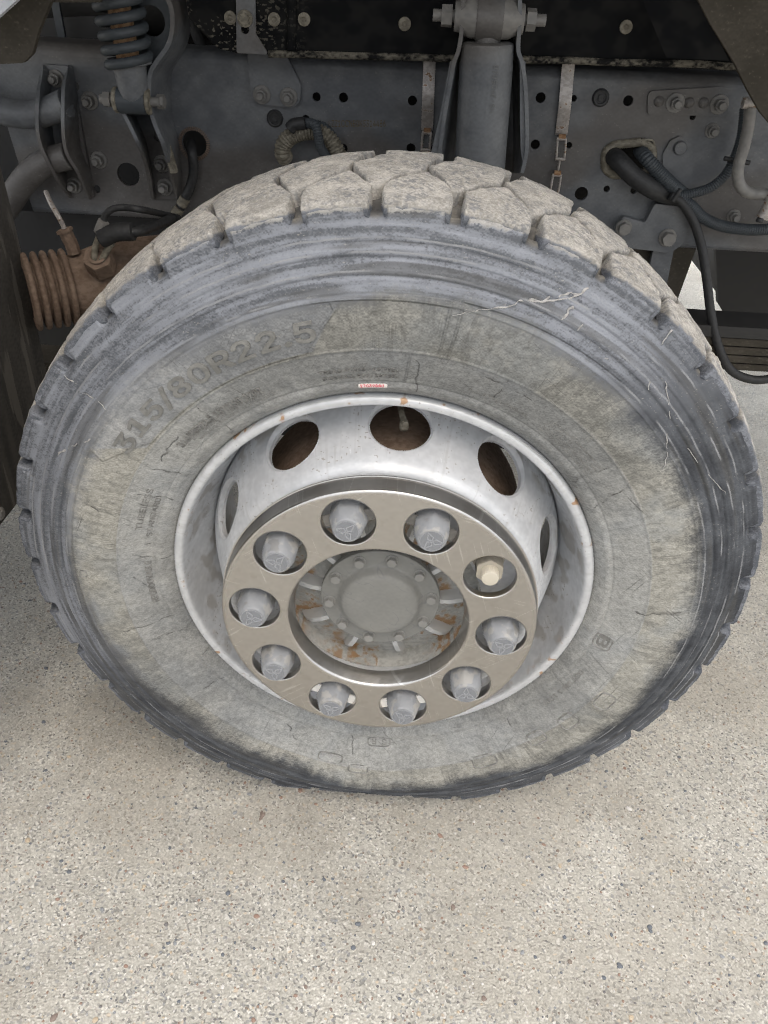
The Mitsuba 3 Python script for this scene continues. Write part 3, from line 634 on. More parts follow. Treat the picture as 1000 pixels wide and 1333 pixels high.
splash([(14.19, 0.4400), (16.61, 0.4500), (18.09, 0.4590), (19.92, 0.4635), (21.74, 0.4719), (23.51, 0.4806), (24.78, 0.4911), (25.46, 0.4996)], 0.0014)
splash([(18.09, 0.4590), (18.96, 0.4640), (20.37, 0.4657), (21.12, 0.4723)], 0.0014)
splash([(22.28, 0.4779), (23.04, 0.4839), (23.89, 0.4886), (24.78, 0.4911)], 0.0012)
splash([(24.03, 0.4584), (24.50, 0.4654), (24.28, 0.4715), (24.85, 0.4754)], 0.0016)
splash([(27.05, 0.4575), (27.08, 0.4649)], 0.0010)
splash([(8.99, 0.4233), (11.64, 0.4313), (14.19, 0.4400)], 0.0006)
splash([(47.45, 0.4556), (45.88, 0.4624), (43.85, 0.4715), (42.48, 0.4788)], 0.0009)
splash([(54.82, 0.4177), (52.10, 0.4308), (49.25, 0.4431)], 0.0008)
splash([(41.45, 0.4550), (40.77, 0.4641)], 0.0011)
splash([(38.67, 0.5010), (38.20, 0.5086), (38.00, 0.5144), (37.80, 0.5201)], 0.0012)
splash([(53.81, 0.4548), (59.64, 0.4634), (66.15, 0.4822)], 0.0007)
splash([(-65.19, 0.4732), (-62.76, 0.4618), (-60.86, 0.4534)], 0.0013)
splash([(-59.68, 0.4457), (-58.51, 0.4415)], 0.0010)
splash([(-52.92, 0.4819), (-51.90, 0.4622), (-51.99, 0.4436)], 0.0010)
splash([(-52.88, 0.5086), (-52.78, 0.4959)], 0.0012)

# ---------------- rim: channel with its lip, disc with ten hand holes
lip = [(.2925, -.100), (.2965, -.112)] + fillet(.2985, -.1165, .2925, -.1285, 7, (.2990, -.1285)) + fillet(.2905, -.1285, .2840, -.1215, 6, (.2850, -.1285)) + [(.2825, -.112), (.2810, -.100), (.2790, -.085), (.2750, -.070), (.2690, -.052), (.2640, -.036), (.2615, -.022), (.2600, -.008), (.259, .02), (.262, .10), (.27, .115), (.298, .125)]
scene[W + '__rim'] = mikit.ply(rev(lip, 420), 'm_rim', smooth=40)
outer = [(.1405, -.1630), (.2000, -.1630), (.2075, -.1620), (.2150, -.1575), (.2205, -.1500), (.2250, -.1380), (.2300, -.1220), (.2360, -.1060), (.2420, -.0900), (.2485, -.0720), (.2545, -.0550), (.2585, -.0400), (.2602, -.0250), (.2604, -.0100)]
inner = [(r - 0.0085, y + 0.006) for r, y in outer[1:]]
inner = [(.1405, -.1500), (.195, -.1500)] + inner[2:]
prof2 = outer + inner[::-1]
nseg = 300
disc_v = rev(prof2 + [prof2[0]], nseg)
def rev_manifold(pf, n):
    m = m3.CrossSection([[(r, y) for r, y in pf]]).revolve(n)     # about +z of manifold: (x=r cos, y=r sin, z=y)
    return m
pf = prof2 if sum((prof2[i][0] * prof2[(i + 1) % len(prof2)][1] - prof2[(i + 1) % len(prof2)][0] * prof2[i][1]) for i in range(len(prof2))) > 0 else prof2[::-1]
dm = rev_manifold(pf, nseg)
nrm = np.array([0.0180, -0.0065]); nrm = nrm / np.linalg.norm(nrm)           # outward normal of the barrel at the holes, (r, y)
for k_ in range(10):
    al = math.radians(3.4 + 36 * k_)
    ctr = np.array([.2418 * math.cos(PI / 2 - al), .2418 * math.sin(PI / 2 - al), -.0895])
    ax = np.array([nrm[0] * math.cos(PI / 2 - al), nrm[0] * math.sin(PI / 2 - al), nrm[1]])
    cut = man(m3.Manifold.cylinder(0.07, 0.0402, 0.0402, 72).translate((0, 0, -0.05)) + m3.Manifold.cylinder(0.008, 0.0402, 0.0482, 72).translate((0, 0, -0.0062)))
    cut = orient(cut, ctr, ax)
    dm = dm - m3.Manifold(m3.Mesh(cut.vertices.astype(np.float32), cut.faces.astype(np.uint32)))
q = man(dm); vv = q.vertices
q = trimesh.Trimesh(np.stack([vv[:, 0], vv[:, 2], HC + vv[:, 1]], 1), q.faces[:, ::-1], process=False)
add(W + '__disc', q, 'm_rim', 30)
# valve stem seen through the top hand hole
add(W + '__valve_stem', cat([pipe([(0.0109, -0.0200, 0.7211), (0.0139, -0.0450, 0.7227), (0.0179, -0.0700, 0.7248), (0.0203, -0.0850, 0.7274)], 0.0042, 12), lathe([(0, 0), (.0058, 0), (.0062, .010), (.005, .013), (0, .013)], 16, (0.0179, -0.0700, 0.7248), (0.05, -0.75, -0.6))]), 'm_tan', True)
# brake drum behind the disc
drum = rev([(.10, -.115), (.185, -.115), (.2000, -.105), (.2050, -.090), (.2055, -.060), (.2085, -.055), (.2085, .06), (.19, .07), (.05, .07)], 160)
add(W + '__brake_drum', drum, 'm_brown', 35)
# red balancing sticker at the bead
def ring_patch(a0, a1, r0, r1, lift, m, name):
    aa_ = np.radians(np.linspace(a0, a1, 12)); r_ = np.linspace(r0, r1, 4)
    A2, R2 = np.meshgrid(aa_, r_, indexing='ij')
    rc = (r0 + r1) / 2; e = 1 - 0.25 * np.abs((np.abs(A2 - aa_.mean()) / (aa_[-1] - aa_[0]) * 2)) ** 8
    R2 = rc + (R2 - rc) * e
    Y2 = side_y(R2) - lift
    F_ = np.stack([np.sin(A2) * R2, Y2, HC + np.cos(A2) * R2], -1); B_ = F_ + [0, 0.0012, 0]
    return add(W + '__' + name, cat([grid_mesh(F_), grid_mesh(B_)]), m, False)
kk = ring_patch(-7.0, -0.7, .3148, .3200, .0022, 'm_paper', 'sticker')
labels[kk] = {'label': 'pale label with red print stuck above the rim'}
tt = meshkit.text_mesh('27039880', 0.0034, 0.0003, True); v = tt.vertices
a = np.radians(-6.6 + (v[:, 0] - v[:, 0].min()) / np.ptp(v[:, 0]) * 5.2); r_ = .3157 + v[:, 1]
tt.vertices = np.stack([np.sin(a) * r_, side_y(r_) - .0023 - v[:, 2], HC + np.cos(a) * r_], 1)
add(W + '__sticker_print', tt, 'm_red')

# ---------------- stainless nut ring
YF, RO, RI, BC = -.2070, .2125, .1225, .1675
parts = []
TH0 = -14.59
angs = [math.radians(TH0 + 36 * k_) for k_ in range(10)]
cen = [(BC * math.sin(a), HC + BC * math.cos(a)) for a in angs]
hr = .0338
ann = sg.Point(0, HC).buffer(RO - .005, quad_segs=60).difference(sg.Point(0, HC).buffer(RI + .004, quad_segs=40))
for c in cen: ann = ann.difference(sg.Point(*c).buffer(hr + .0028, quad_segs=14))
face = trimesh.creation.extrude_polygon(ann, 0.001, engine='earcut')
fv, ff = face.vertices, face.faces
keep = np.all(fv[ff][:, :, 2] < 1e-6, axis=1)
fm = trimesh.Trimesh(np.stack([fv[:, 0], np.full(len(fv), YF), fv[:, 1]], 1), ff[keep], process=False); fm.remove_unreferenced_vertices()
fm = fm.subdivide_to_size(0.02)
parts.append(fm)
parts.append(rev(fillet(RO - .005, YF, RO, YF + .005, 7, (RO, YF)) + [(RO + .0006, YF + .012), (RO + .0014, YF + .022), (RO + .0016, YF + .026), (RO + .0022, YF + .0275), (RO + .0036, YF + .028), (RO + .0036, YF + .0295), (RO - .001, YF + .0295), (RO - .0022, YF + .012)], 300))
parts.append(rev(fillet(RI + .004, YF, RI - .001, YF + .004, 6, (RI, YF)) + [(RI - .0025, YF + .008), (RI - .0045, YF + .014), (RI - .0060, YF + .020), (RI - .0065, YF + .024), (RI - .0045, YF + .024), (RI + .004, YF + .006)], 240))
for c in cen:
    parts.append(lathe([(hr + .0028, 0)] + [(r, -h) for r, h in fillet(hr + .0028, 0, hr, .0030, 5, (hr, 0))][1:] + [(hr - .0003, -.010), (hr + .0012, -.010), (hr + .0025, -.002)], 56, (c[0], YF, c[1]), (0, -1, 0)))
scene[W + '__nut_ring'] = mikit.ply(cat(parts), 'm_steel', smooth=40)
# little mounting strips of the ring behind some caps
for k_ in (5, 6, 0, 1):
    a = angs[k_]; tang = np.array([math.cos(a), 0, -math.sin(a)]); rad = np.array([math.sin(a), 0, math.cos(a)])
    m = trimesh.creation.box((.070, .0025, .016)); M = np.eye(4); M[:3, 0] = tang; M[:3, 1] = [0, 1, 0]; M[:3, 2] = rad; M[:3, 3] = (cen[k_][0], YF + .012, cen[k_][1])
    m.apply_transform(M); add(W + '__ring_clip', m, 'm_pale' if k_ in (5, 6) else 'm_bolt')
# nut caps
def cap_mesh():
    hexa = m3.Manifold.cylinder(0.062, 0.0252, 0.0246, 6)
    cone = m3.Manifold.hull_points([(r * math.cos(t_), r * math.sin(t_), h) for r, h in ((.0280, 0), (.0270, .022), (.0240, .038), (.0196, .054), (.0184, .0590), (.0168, .0613), (.0145, .0625)) for t_ in np.arange(72) * 2 * PI / 72])
    m = hexa ^ cone
    for t_ in range(12):                                  # grip notches round the foot
        a = t_ * PI / 6 + PI / 12
        m = m - m3.Manifold.cylinder(0.030, 0.0030, 0.0008, 10).translate((0.0248 * math.cos(a), 0.0248 * math.sin(a), -0.001))
    return man(m)
capm = cap_mesh()
def star_mesh():
    out = []
    for q_ in range(3):
        a = q_ * 2 * PI / 3 + PI / 2
        c_, s_ = math.cos(a), math.sin(a)
        pts = np.array([(.0006, .0008), (.0045, .0046), (.0136, .0010), (.0136, -.0010), (.0045, -.0046), (.0006, -.0008)])
        pts = np.stack([pts[:, 0] * c_ - pts[:, 1] * s_, pts[:, 0] * s_ + pts[:, 1] * c_], 1)
        g = sg.Polygon(pts)
        out.append(trimesh.creation.extrude_polygon(g.difference(g.buffer(-.0013)), .0011, engine='earcut'))
    ringp = sg.Point(0, 0).buffer(.0150, quad_segs=12).difference(sg.Point(0, 0).buffer(.0140, quad_segs=12))
    out.append(trimesh.creation.extrude_polygon(ringp, .0005, engine='earcut'))
    return cat(out)
starm = star_mesh()
for k_ in range(10):
    if k_ == 2: continue
    sp = rng.uniform(0, 2 * PI); tilt = np.array([rng.uniform(-.02, .02), -1, rng.uniform(-.02, .02)])
    o = np.array([cen[k_][0], -.1640, cen[k_][1]])
    kc = add(W + '__nut_cap', orient(capm, o, tilt, sp), 'm_cap', 28)
    ke = add(W + '__emblem', orient(starm, o + tilt / np.linalg.norm(tilt) * .0624, tilt, rng.uniform(0, 2 * PI)), 'm_cap_line')
    add(W + '__cap_face', lathe([(0, .0006), (.0143, .0006), (.0145, 0)], 32, o + tilt / np.linalg.norm(tilt) * .0624, tilt), 'm_cap_face', 30)
    labels[ke] = {'label': 'raised three-pointed emblem on the cap face'}
c = cen[2]
kn = add(W + '__wheel_nut', cat([lathe([(0, 0), (.0215, 0), (.0215, .004), (.0185, .007), (0, .007)], 40, (c[0], -.163, c[1]), (0, -1, 0)), hexbolt((c[0], -.169, c[1]), (0, -1, 0), .0335, .027, 0, .5)]), 'm_nut', 30)
add(W + '__wheel_stud', lathe([(0, .02), (.0118, .02), (.0118, .0440), (.0108, .0470), (.0090, .0478), (0, .0478)], 40, (c[0], -.163, c[1]), (0, -1, 0)), 'm_stud', 40)
labels[kn] = {'label': 'bare cream stained wheel nut and stud without a cap'}
# hub
scene[W + '__hub'] = mikit.ply(rev([(.03, -.130), (.070, -.1340), (.080, -.1320), (.100, -.1255), (.118, -.1205), (.134, -.1165), (.1385, -.1160), (.1395, -.152), (.1395, -.10)], 200), 'm_hub', smooth=35)
RIB0 = 21.0
for k_ in range(10):
    a = math.radians(RIB0 + 36 * k_)
    poly = sg.Polygon([(.074, -.1315), (.074, -.1520), (.079, -.1515), (.100, -.1490), (.118, -.1420), (.130, -.1310), (.1365, -.1150), (.112, -.1160)]).buffer(-.0012).buffer(.0012)
    m = trimesh.creation.extrude_polygon(poly, .0110, engine='earcut'); vv = m.vertices
    tw = (vv[:, 2] - .0055) * (1 - 0.35 * (vv[:, 1] < -.1275))
    m.vertices = np.stack([vv[:, 0] * math.sin(a) + tw * math.cos(a), vv[:, 1], HC + vv[:, 0] * math.cos(a) - tw * math.sin(a)], 1)
    add(W + '__hub_rib', m, 'm_rib', 50)
cov = [(0, -.1765), (.030, -.1763), (.0435, -.1755), (.0500, -.1738), (.0535, -.1705), (.0555, -.1660), (.0580, -.1615), (.0605, -.1598), (.0640, -.1592), (.0800, -.1588)] + fillet(.0815, -.1588, .0835, -.1570, 4, (.0835, -.1588)) + [(.0835, -.150), (.079, -.147), (.06, -.14)]
kv = add(W + '__hub_cover', rev(cov, 160), 'm_cover', 30)
for k_ in range(10):
    a = math.radians(-25 + 36 * k_)
    add(W + '__cover_bolt', hexbolt((.0712 * math.sin(a), -.1588, HC + .0712 * math.cos(a)), (0, -1, 0), .0120, .0065, .0085, rng.uniform(0, 1), 0, .0016), 'm_cover_bolt', 28)

# ================================================================ THE TRUCK BEHIND IT
K = 'truck'
labels[K] = {'label': 'parked truck seen close at its dusty wheel, with dark grey chassis frame behind', 'category': 'truck'}
YR = 0.58
# frame rail
FR = K + '__frame_rail'
bottom, topz = HC + 0.2905, HC + 0.585
holes = [(-0.1773, 1.0108, 0.0075), (-0.1294, 1.0118, 0.0082), (-0.0067, 1.0126, 0.0082), (0.0384, 0.9362, 0.0070), (-0.0049, 0.9341, 0.0084), (-0.1971, 0.9737, 0.0069), (0.2175, 1.0279, 0.0087), (0.2750, 1.0294, 0.0054), (0.3697, 1.0301, 0.0087), (0.2190, 0.9516, 0.0083), (0.2795, 0.9533, 0.0055), (0.3159, 0.8713, 0.0121), (0.3607, 0.8819, 0.0060), (0.4102, 0.8817, 0.0060), (0.4866, 1.0099, 0.0054), (-0.4044, 0.9223, 0.0227), (-0.5360, 0.8617, 0.0211), (-0.1286, 0.9279, 0.0077), (-0.6128, 1.0080, 0.0083), (-0.6011, 0.8319, 0.0073)]
web = sg.Polygon([(-0.735, bottom + .010), (1.9, bottom + .010), (1.9, topz - .020), (-0.765, topz - .020)])
oval = sg.LineString([(0.3715, 0.9345), (0.4079, 0.9389)]).buffer(.0215, quad_segs=8)
web = web.difference(oval)
bodyp = [plate(web, YR, .008, holes)]
xs = (-0.765, 1.9)
def corner(z0, sgn, R, x0):
    t_ = np.linspace(0, PI / 2, 8)
    prof_ = [(YR + R - R * math.cos(q), z0 + sgn * R * math.sin(q)) for q in t_] + [(YR + .085, z0 + sgn * R)]
    prof_ += [(YR + .085, z0 + sgn * (R - .008)), (YR + R, z0 + sgn * (R - .008)), (YR + .008, z0)]
    V = np.array([[(x, y, z) for y, z in prof_] for x in np.linspace(x0, xs[1], 12)])
    return grid_mesh(V)
bodyp += [corner(topz - .020, 1, .020, -0.765), corner(bottom + .010, -1, .010, -0.735)]
scene[FR] = mikit.ply(cat(bodyp), 'm_frame', smooth=30)
def rail_bolts(lst, af, h, w, stud=0, dy=0.0, parent=FR):
    for x, z in lst:
        add(parent + '__bolt', hexbolt((x, YR - dy, z), (0, -1, 0), af, h, w, rng.uniform(0, 1), stud), 'm_bolt', 28)
rail_bolts([(-0.5887, 0.9855), (-0.5881, 0.8851)], .019, .013, .0155, .0065)
rail_bolts([(0.4493, 1.0314), (0.5247, 1.0325)], .018, .013, .016, .0068, .006)
rail_bolts([(0.5255, 0.9894), (0.6030, 0.8464)], .017, .010, .0125, .0065)
for x, z in [(0.4212, 1.0325), (0.4730, 1.0325), (0.4979, 1.0337)]:
    add(FR + '__rivet', lathe([(0, .0045), (.005, .004), (.0085, .0015), (.009, 0)], 24, (x, YR - .006, z), (0, -1, 0)), 'm_frame', True)
for x, z in [(-0.2529, 0.9723), (0.3212, 1.0327)]:
    add(FR + '__plug', cat([lathe([(0, .002), (.009, .002), (.0095, .0045), (.012, .005), (.0145, .003), (.0150, 0)], 32, (x, YR, z), (0, -1, 0)), box(x - .004, x + .004, YR - .0050, YR - .001, z - .005, z + .005)]), 'm_hose', 30)
# pressed reinforcement plates on the rail
add(FR + '__plate', plate(rounded([(0.3993, 1.0472), (0.5239, 1.0601), (0.5385, 1.0452), (0.5441, 1.0151), (0.4062, 1.0098)], .008), YR - .006, .005), 'm_frame', 30)
add(FR + '__plate', cat([plate(rounded([(0.4712, 0.9792), (0.4931, 0.9676), (0.5032, 0.9437), (0.5135, 0.8912), (0.4609, 0.8884), (0.4473, 0.9474), (0.4556, 0.9709)], .006), YR - .006, .005), lathe([(0, .008), (.010, .008), (.012, .004), (.012, 0)], 24, (0.4747, 0.5750, 0.9600), (0, -1, 0))]), 'm_frame', 30)
# toothed edging of the small cable hole
gx_, gz_ = [(-0.4044, 0.9223)][0]
tp = []
for q_ in range(44):
    a = q_ * 2 * PI / 44; b = trimesh.creation.box((.0062, .0035, .0018)); M = trimesh.transformations.rotation_matrix(-a, (0, 1, 0)); b.apply_transform(M)
    b.apply_translation((gx_ + .0262 * math.cos(a), YR - .001, gz_ + .0262 * math.sin(a))); tp.append(b)
add(FR + '__hole_edging', cat(tp), 'm_brown')
# foam edging of the oval cable hole
ov = sg.LineString([(0.3715, 0.9345), (0.4079, 0.9389)])
orr = np.array(ov.buffer(.0265, quad_segs=10).exterior.coords)[:-1]
orr = orr + (meshkit.noise(np.stack([orr[:, 0] * 60, orr[:, 1] * 60, orr[:, 0] * 0], 1), 5)[:, None] - .5) * .006
path = np.stack([orr[:, 0], np.full(len(orr), YR - .002), orr[:, 1]], 1)
add(FR + '__foam_edging', sweep(np.vstack([path, path[:1]]), .0078, 8, False), 'm_tan', True)
add(FR + '__foam_edging', ribbon([(0.3868, 0.5720, 0.9664), (0.4078, 0.5720, 0.9700), (0.4242, 0.5720, 0.9695), (0.4308, 0.5720, 0.9584)], [(0.3886, 0.5800, 0.9650), (0.4097, 0.5800, 0.9686), (0.4262, 0.5800, 0.9682), (0.4328, 0.5800, 0.9570)], .003), 'm_tan')
# worn stencilled number
st = meshkit.text_mesh('LZZ1CCNB0K5314486', 0.011, 0.0004)
sx0, sz0 = [(-0.1554, 0.9629)][0]; sx1, sz1 = [(-0.0526, 0.9679)][0]
v = st.vertices; w_ = np.ptp(v[:, 0])
st.vertices = np.stack([sx0 + (v[:, 0] - v[:, 0].min()) / w_ * (sx1 - sx0), YR - .0002 - v[:, 2], sz0 + v[:, 1] + (sz1 - sz0) * (v[:, 0] - v[:, 0].min()) / w_], 1)
add(FR + '__stencil', st, 'm_stencil')

# step bracket with its two bent tubes, left
SB = K + '__step_bracket'
scene[SB] = mikit.ply(plate([(-0.6546, 1.0412), (-0.6108, 1.0407), (-0.6063, 0.8195), (-0.6514, 0.8171)], .572, .007), 'm_frame')
add(SB + '__fin', ribbon([(-0.6598, 0.5700, 1.0388), (-0.6487, 0.5000, 1.0003), (-0.6565, 0.4900, 0.9357), (-0.6448, 0.5000, 0.8753), (-0.6542, 0.5680, 0.8179)], [(-0.6508, 0.5750, 1.0386), (-0.6577, 0.5750, 0.9893), (-0.6684, 0.5750, 0.9195), (-0.6568, 0.5750, 0.8581), (-0.6511, 0.5750, 0.8164)], .006, 6), 'm_frame', 30)
add(SB + '__fin', ribbon([(-0.6158, 0.5700, 1.0395), (-0.6029, 0.5000, 1.0095), (-0.6121, 0.4900, 0.9253), (-0.6036, 0.5100, 0.8752), (-0.6157, 0.5680, 0.8171)], [(-0.6109, 0.5750, 1.0392), (-0.6112, 0.5750, 0.9989), (-0.6186, 0.5750, 0.9087), (-0.6094, 0.5750, 0.8605), (-0.6125, 0.5750, 0.8156)], .006, 6), 'm_frame', 30)
add(SB + '__tube', pipe([(-0.8081, 0.5200, 0.9876), (-0.7555, 0.5200, 0.9791), (-0.7099, 0.5200, 0.9690), (-0.6689, 0.5200, 0.9684), (-0.6384, 0.5200, 0.9773), (-0.6074, 0.5200, 0.9897)], .0235, 24), 'm_frame', True)
add(SB + '__tube', pipe([(-0.7936, 0.5200, 0.7603), (-0.7489, 0.5200, 0.8137), (-0.7071, 0.5200, 0.8596), (-0.6671, 0.5200, 0.8882), (-0.6176, 0.5200, 0.9038)], .0235, 24), 'm_frame', True)
rail_bolts([(-0.6408, 1.0200), (-0.6400, 0.8388)], .018, .012, .0145, .0062, .008, SB)

# cab suspension strut with coil spring and its bracket
ST = K + '__cab_strut'
up = np.array((-0.4770, 0.4600, 1.1914)); lo_ = np.array((-0.4685, 0.4600, 1.0640)); axs = (up - lo_) / np.linalg.norm(up - lo_)
e1 = np.cross(axs, [0, 1, 0]); e1 /= np.linalg.norm(e1); e2 = np.cross(axs, e1)
L = np.linalg.norm(up - lo_)
tq = np.linspace(0, 1, 420); turns = 6.6; Rc = .0335
coil = lo_ + axs * (tq * L * 1.05)[:, None] + Rc * (np.cos(2 * PI * turns * tq + .6)[:, None] * e1 + np.sin(2 * PI * turns * tq + .6)[:, None] * e2)
scene[ST] = mikit.ply(lathe([(0, 0), (.0185, 0), (.0185, L * 1.1), (0, L * 1.1)], 28, lo_, axs), 'm_rust', smooth=30)
add(ST + '__coil_spring', sweep(coil, .0078, 12), 'm_conduit', True)
add(ST + '__spring_seat', lathe([(.03, -.004), (.037, -.002), (.038, .004), (.034, .008), (.02, .008)], 32, lo_, axs), 'm_frame', 30)
add(ST + '__lower_body', lathe([(0, -.058), (.019, -.056), (.024, -.048), (.0265, -.010), (.028, 0), (.03, .002)], 32, lo_, axs), 'm_frame', 40)
ey = np.array((-0.4698, 0.4600, 1.0085))
add(ST + '__bushing', lathe([(0, -.0235), (.0195, -.0235), (.0205, -.021), (.0205, .021), (.0195, .0235), (0, .0235)], 32, ey, (1, 0, 0)), 'm_conduit', 35)
for s_ in (-1, 1):
    add(ST + '__washer', lathe([(0, -.0035), (.0185, -.0035), (.0200, -.002), (.0200, .002), (.0185, .0035), (0, .0035)], 32, ey + [s_ * .0272, 0, 0], (1, 0, 0)), 'm_tan', 35)
add(ST + '__bolt', cat([lathe([(0, -.055), (.0075, -.055), (.0075, .045), (0, .045)], 16, ey, (1, 0, 0)), hexbolt(ey - [.037, 0, 0], (-1, 0, 0), .021, .012)]), 'm_bolt', 28)
BR = K + '__strut_bracket'
scene[BR] = mikit.ply(plate([(-0.5264, 1.0054), (-0.4624, 1.0083), (-0.4412, 0.9242), (-0.4343, 0.8238), (-0.4954, 0.8205), (-0.5052, 0.9145)], .574, .006, [(-0.4702, 0.9319, 0.0070)]), 'm_frame')
add(BR + '__side', ribbon([(-0.5031, 0.5000, 1.0375), (-0.4915, 0.4600, 1.0109), (-0.4891, 0.4600, 0.9912), (-0.4795, 0.4600, 0.9667), (-0.4688, 0.4600, 0.9381), (-0.4787, 0.5200, 0.8846), (-0.4895, 0.5650, 0.8231)], [(-0.5131, 0.5770, 1.0276), (-0.5152, 0.5770, 0.9931), (-0.5126, 0.5770, 0.9718), (-0.5034, 0.5770, 0.9454), (-0.4947, 0.5770, 0.9144), (-0.4914, 0.5770, 0.8715), (-0.4904, 0.5770, 0.8201)], .006, 8), 'm_frame', 30)
add(BR + '__side', ribbon([(-0.3989, 0.4600, 1.1645), (-0.3904, 0.4600, 1.1423), (-0.3922, 0.4600, 1.1150), (-0.4023, 0.4600, 1.0910), (-0.4225, 0.4600, 1.0683), (-0.4346, 0.4600, 1.0522), (-0.4397, 0.4600, 1.0317), (-0.4422, 0.4600, 1.0016), (-0.4376, 0.4600, 0.9759), (-0.4260, 0.4600, 0.9402), (-0.4368, 0.5200, 0.8828), (-0.4445, 0.5680, 0.8247)], [(-0.4009, 0.5770, 1.1591), (-0.3954, 0.5770, 1.1351), (-0.3970, 0.5770, 1.1057), (-0.4063, 0.5770, 1.0800), (-0.4250, 0.5770, 1.0556), (-0.4364, 0.5770, 1.0384), (-0.4402, 0.5770, 1.0163), (-0.4439, 0.5770, 0.9839), (-0.4413, 0.5770, 0.9561), (-0.4356, 0.5770, 0.9173), (-0.4362, 0.5770, 0.8702), (-0.4352, 0.5770, 0.8230)], .007, 8), 'm_frame', 30)
add(BR + '__web', plate(rounded([(-0.4894, 1.1642), (-0.4109, 1.1674), (-0.4029, 1.1394), (-0.4047, 1.1114), (-0.4151, 1.0867), (-0.4359, 1.0634), (-0.4483, 1.0469), (-0.4590, 1.0349), (-0.4680, 1.0844)], .004), .50, .006, [(-0.4364, 1.1219, 0.0225)]), 'm_conduit', 30)
rail_bolts([(-0.4671, 0.8856), (-0.4660, 0.8446)], .019, .013, .0155, .0068, .006, BR)
add(BR + '__bolt', hexbolt((-0.4314, 0.4700, 1.0076), (1, 0, 0), .020, .012, .0), 'm_bolt', 28)
add(BR + '__spring_wrap', corrugated([(-0.4442, 0.5000, 0.9615), (-0.4356, 0.5000, 0.9421), (-0.4290, 0.5000, 0.9159), (-0.4238, 0.5000, 0.8878)], .0075, .0032, .0014), 'm_tan', True)

# fender liner above the rail
LN = K + '__fender_liner'
lowp = [(-0.3783, 0.5000, 1.1841), (-0.3738, 0.5000, 1.1299), (-0.3294, 0.5000, 1.0883), (-0.2966, 0.5000, 1.0830), (-0.2456, 0.5000, 1.0830), (-0.1819, 0.5000, 1.0842), (-0.0932, 0.5000, 1.0864), (-0.0049, 0.5000, 1.0881), (0.0554, 0.5000, 1.0896), (0.0700, 0.5000, 1.0947), (0.1203, 0.5000, 1.0925), (0.1827, 0.5000, 1.0931), (0.2449, 0.5000, 1.0936), (0.3191, 0.5000, 1.0958), (0.3934, 0.5000, 1.0958), (0.4542, 0.5000, 1.0996), (0.5038, 0.5000, 1.0985), (0.5475, 0.5000, 1.0961)]
lxz = [(q[0], q[2] + (meshkit.noise(np.array([[q[0] * 40, 0, 0]]), 2)[0] - .5) * .004) for q in lowp]
lpoly = sg.Polygon(lxz + [(1.2, HC + .9), (lxz[0][0], HC + .9)])
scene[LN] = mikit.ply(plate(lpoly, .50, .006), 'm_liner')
lipm = sweep(spline([(x, .497, z + .001) for x, z in lxz[4:]], 10), .0055, 10)
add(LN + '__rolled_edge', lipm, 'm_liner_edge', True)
add(LN + '__pressed_rib', cat([pipe([(-0.2051, 0.5020, 1.1808), (-0.2065, 0.5020, 1.1283), (-0.2088, 0.5020, 1.0889)], .009, 12), ]), 'm_liner', True)
for x, z in [(-0.3060, 1.1317), (-0.2347, 1.1326), (-0.1861, 1.1346), (-0.0238, 1.1351), (0.3275, 1.1458)]:
    add(LN + '__washer', lathe([(0, .0018), (.0028, .0018), (.0042, .0035), (.0062, .0038), (.0098, .0030), (.0102, 0)], 28, (x, .50, z), (0, -1, 0)), 'm_tan', 35)
# upper strap and plate
SP = K + '__support_plate'
scene[SP] = mikit.ply(plate(rounded([(-0.2957, 1.0760), (-0.2302, 1.0788), (-0.2033, 1.0302), (-0.2052, 1.0033), (-0.2177, 0.9928), (-0.2755, 0.9950), (-0.2915, 1.0042), (-0.2938, 1.0382)], .006), .570, .007), 'm_frame')
add(SP + '__strap', plate(rounded([(-0.2918, 1.1778), (-0.2613, 1.1790), (-0.2635, 1.1119), (-0.2435, 1.0832), (-0.2966, 1.0831)], .003), .488, .005, [(-0.2807, 1.1176, 0.0068)]), 'm_frame')
add(SP + '__bolt', hexbolt((-0.2798, 0.4880, 1.1326), (0, -1, 0), .015, .008, .0125, .2), 'm_tan', 28)
rail_bolts([(-0.2730, 1.0115), (-0.2252, 1.0100)], .018, .013, .0155, .0065, .010, SP)

# shock absorber with its side plates
SH = K + '__shock_absorber'
s0, s1 = np.array((0.1070, 0.4200, 1.1231)), np.array((0.1158, 0.4200, 0.8898))
ax_ = (s1 - s0); Ls = np.linalg.norm(ax_); ax_ = ax_ / Ls
scene[SH] = mikit.ply(lathe([(0, 0), (.034, .0), (.0395, .0025), (.0410, .007), (.0410, .03), (.0415, .032), (.0415, Ls), (0, Ls)], 48, s0, ax_), 'm_frame', smooth=35)
ec = np.array((0.1059, 0.4200, 1.1544))
add(SH + '__eye', cat([lathe([(0, -.020), (.030, -.020), (.0315, -.017), (.0315, .017), (.030, .020), (0, .020)], 36, ec, (1, 0, 0)), lathe([(0, -.01), (.0195, -.01), (.0195, .05), (0, .05)], 28, ec - ax_ * -.0, ax_)]), 'm_frame', 35)
for s_ in (-1, 1):
    add(SH + '__bushing', lathe([(0, .018), (.0285, .018), (.0280, .030), (.0215, .044), (.0200, .052), (0, .052)], 32, ec, (s_, 0, 0)), 'm_bolt', 35)
add(SH + '__bolt', cat([lathe([(0, -.085), (.0085, -.085), (.0085, .085), (0, .085)], 18, ec, (1, 0, 0)), hexbolt(ec - [.056, 0, 0], (-1, 0, 0), .027, .016), hexbolt(ec + [.056, 0, 0], (1, 0, 0), .027, .014)]), 'm_bolt', 28)
BP = K + '__shock_bracket'
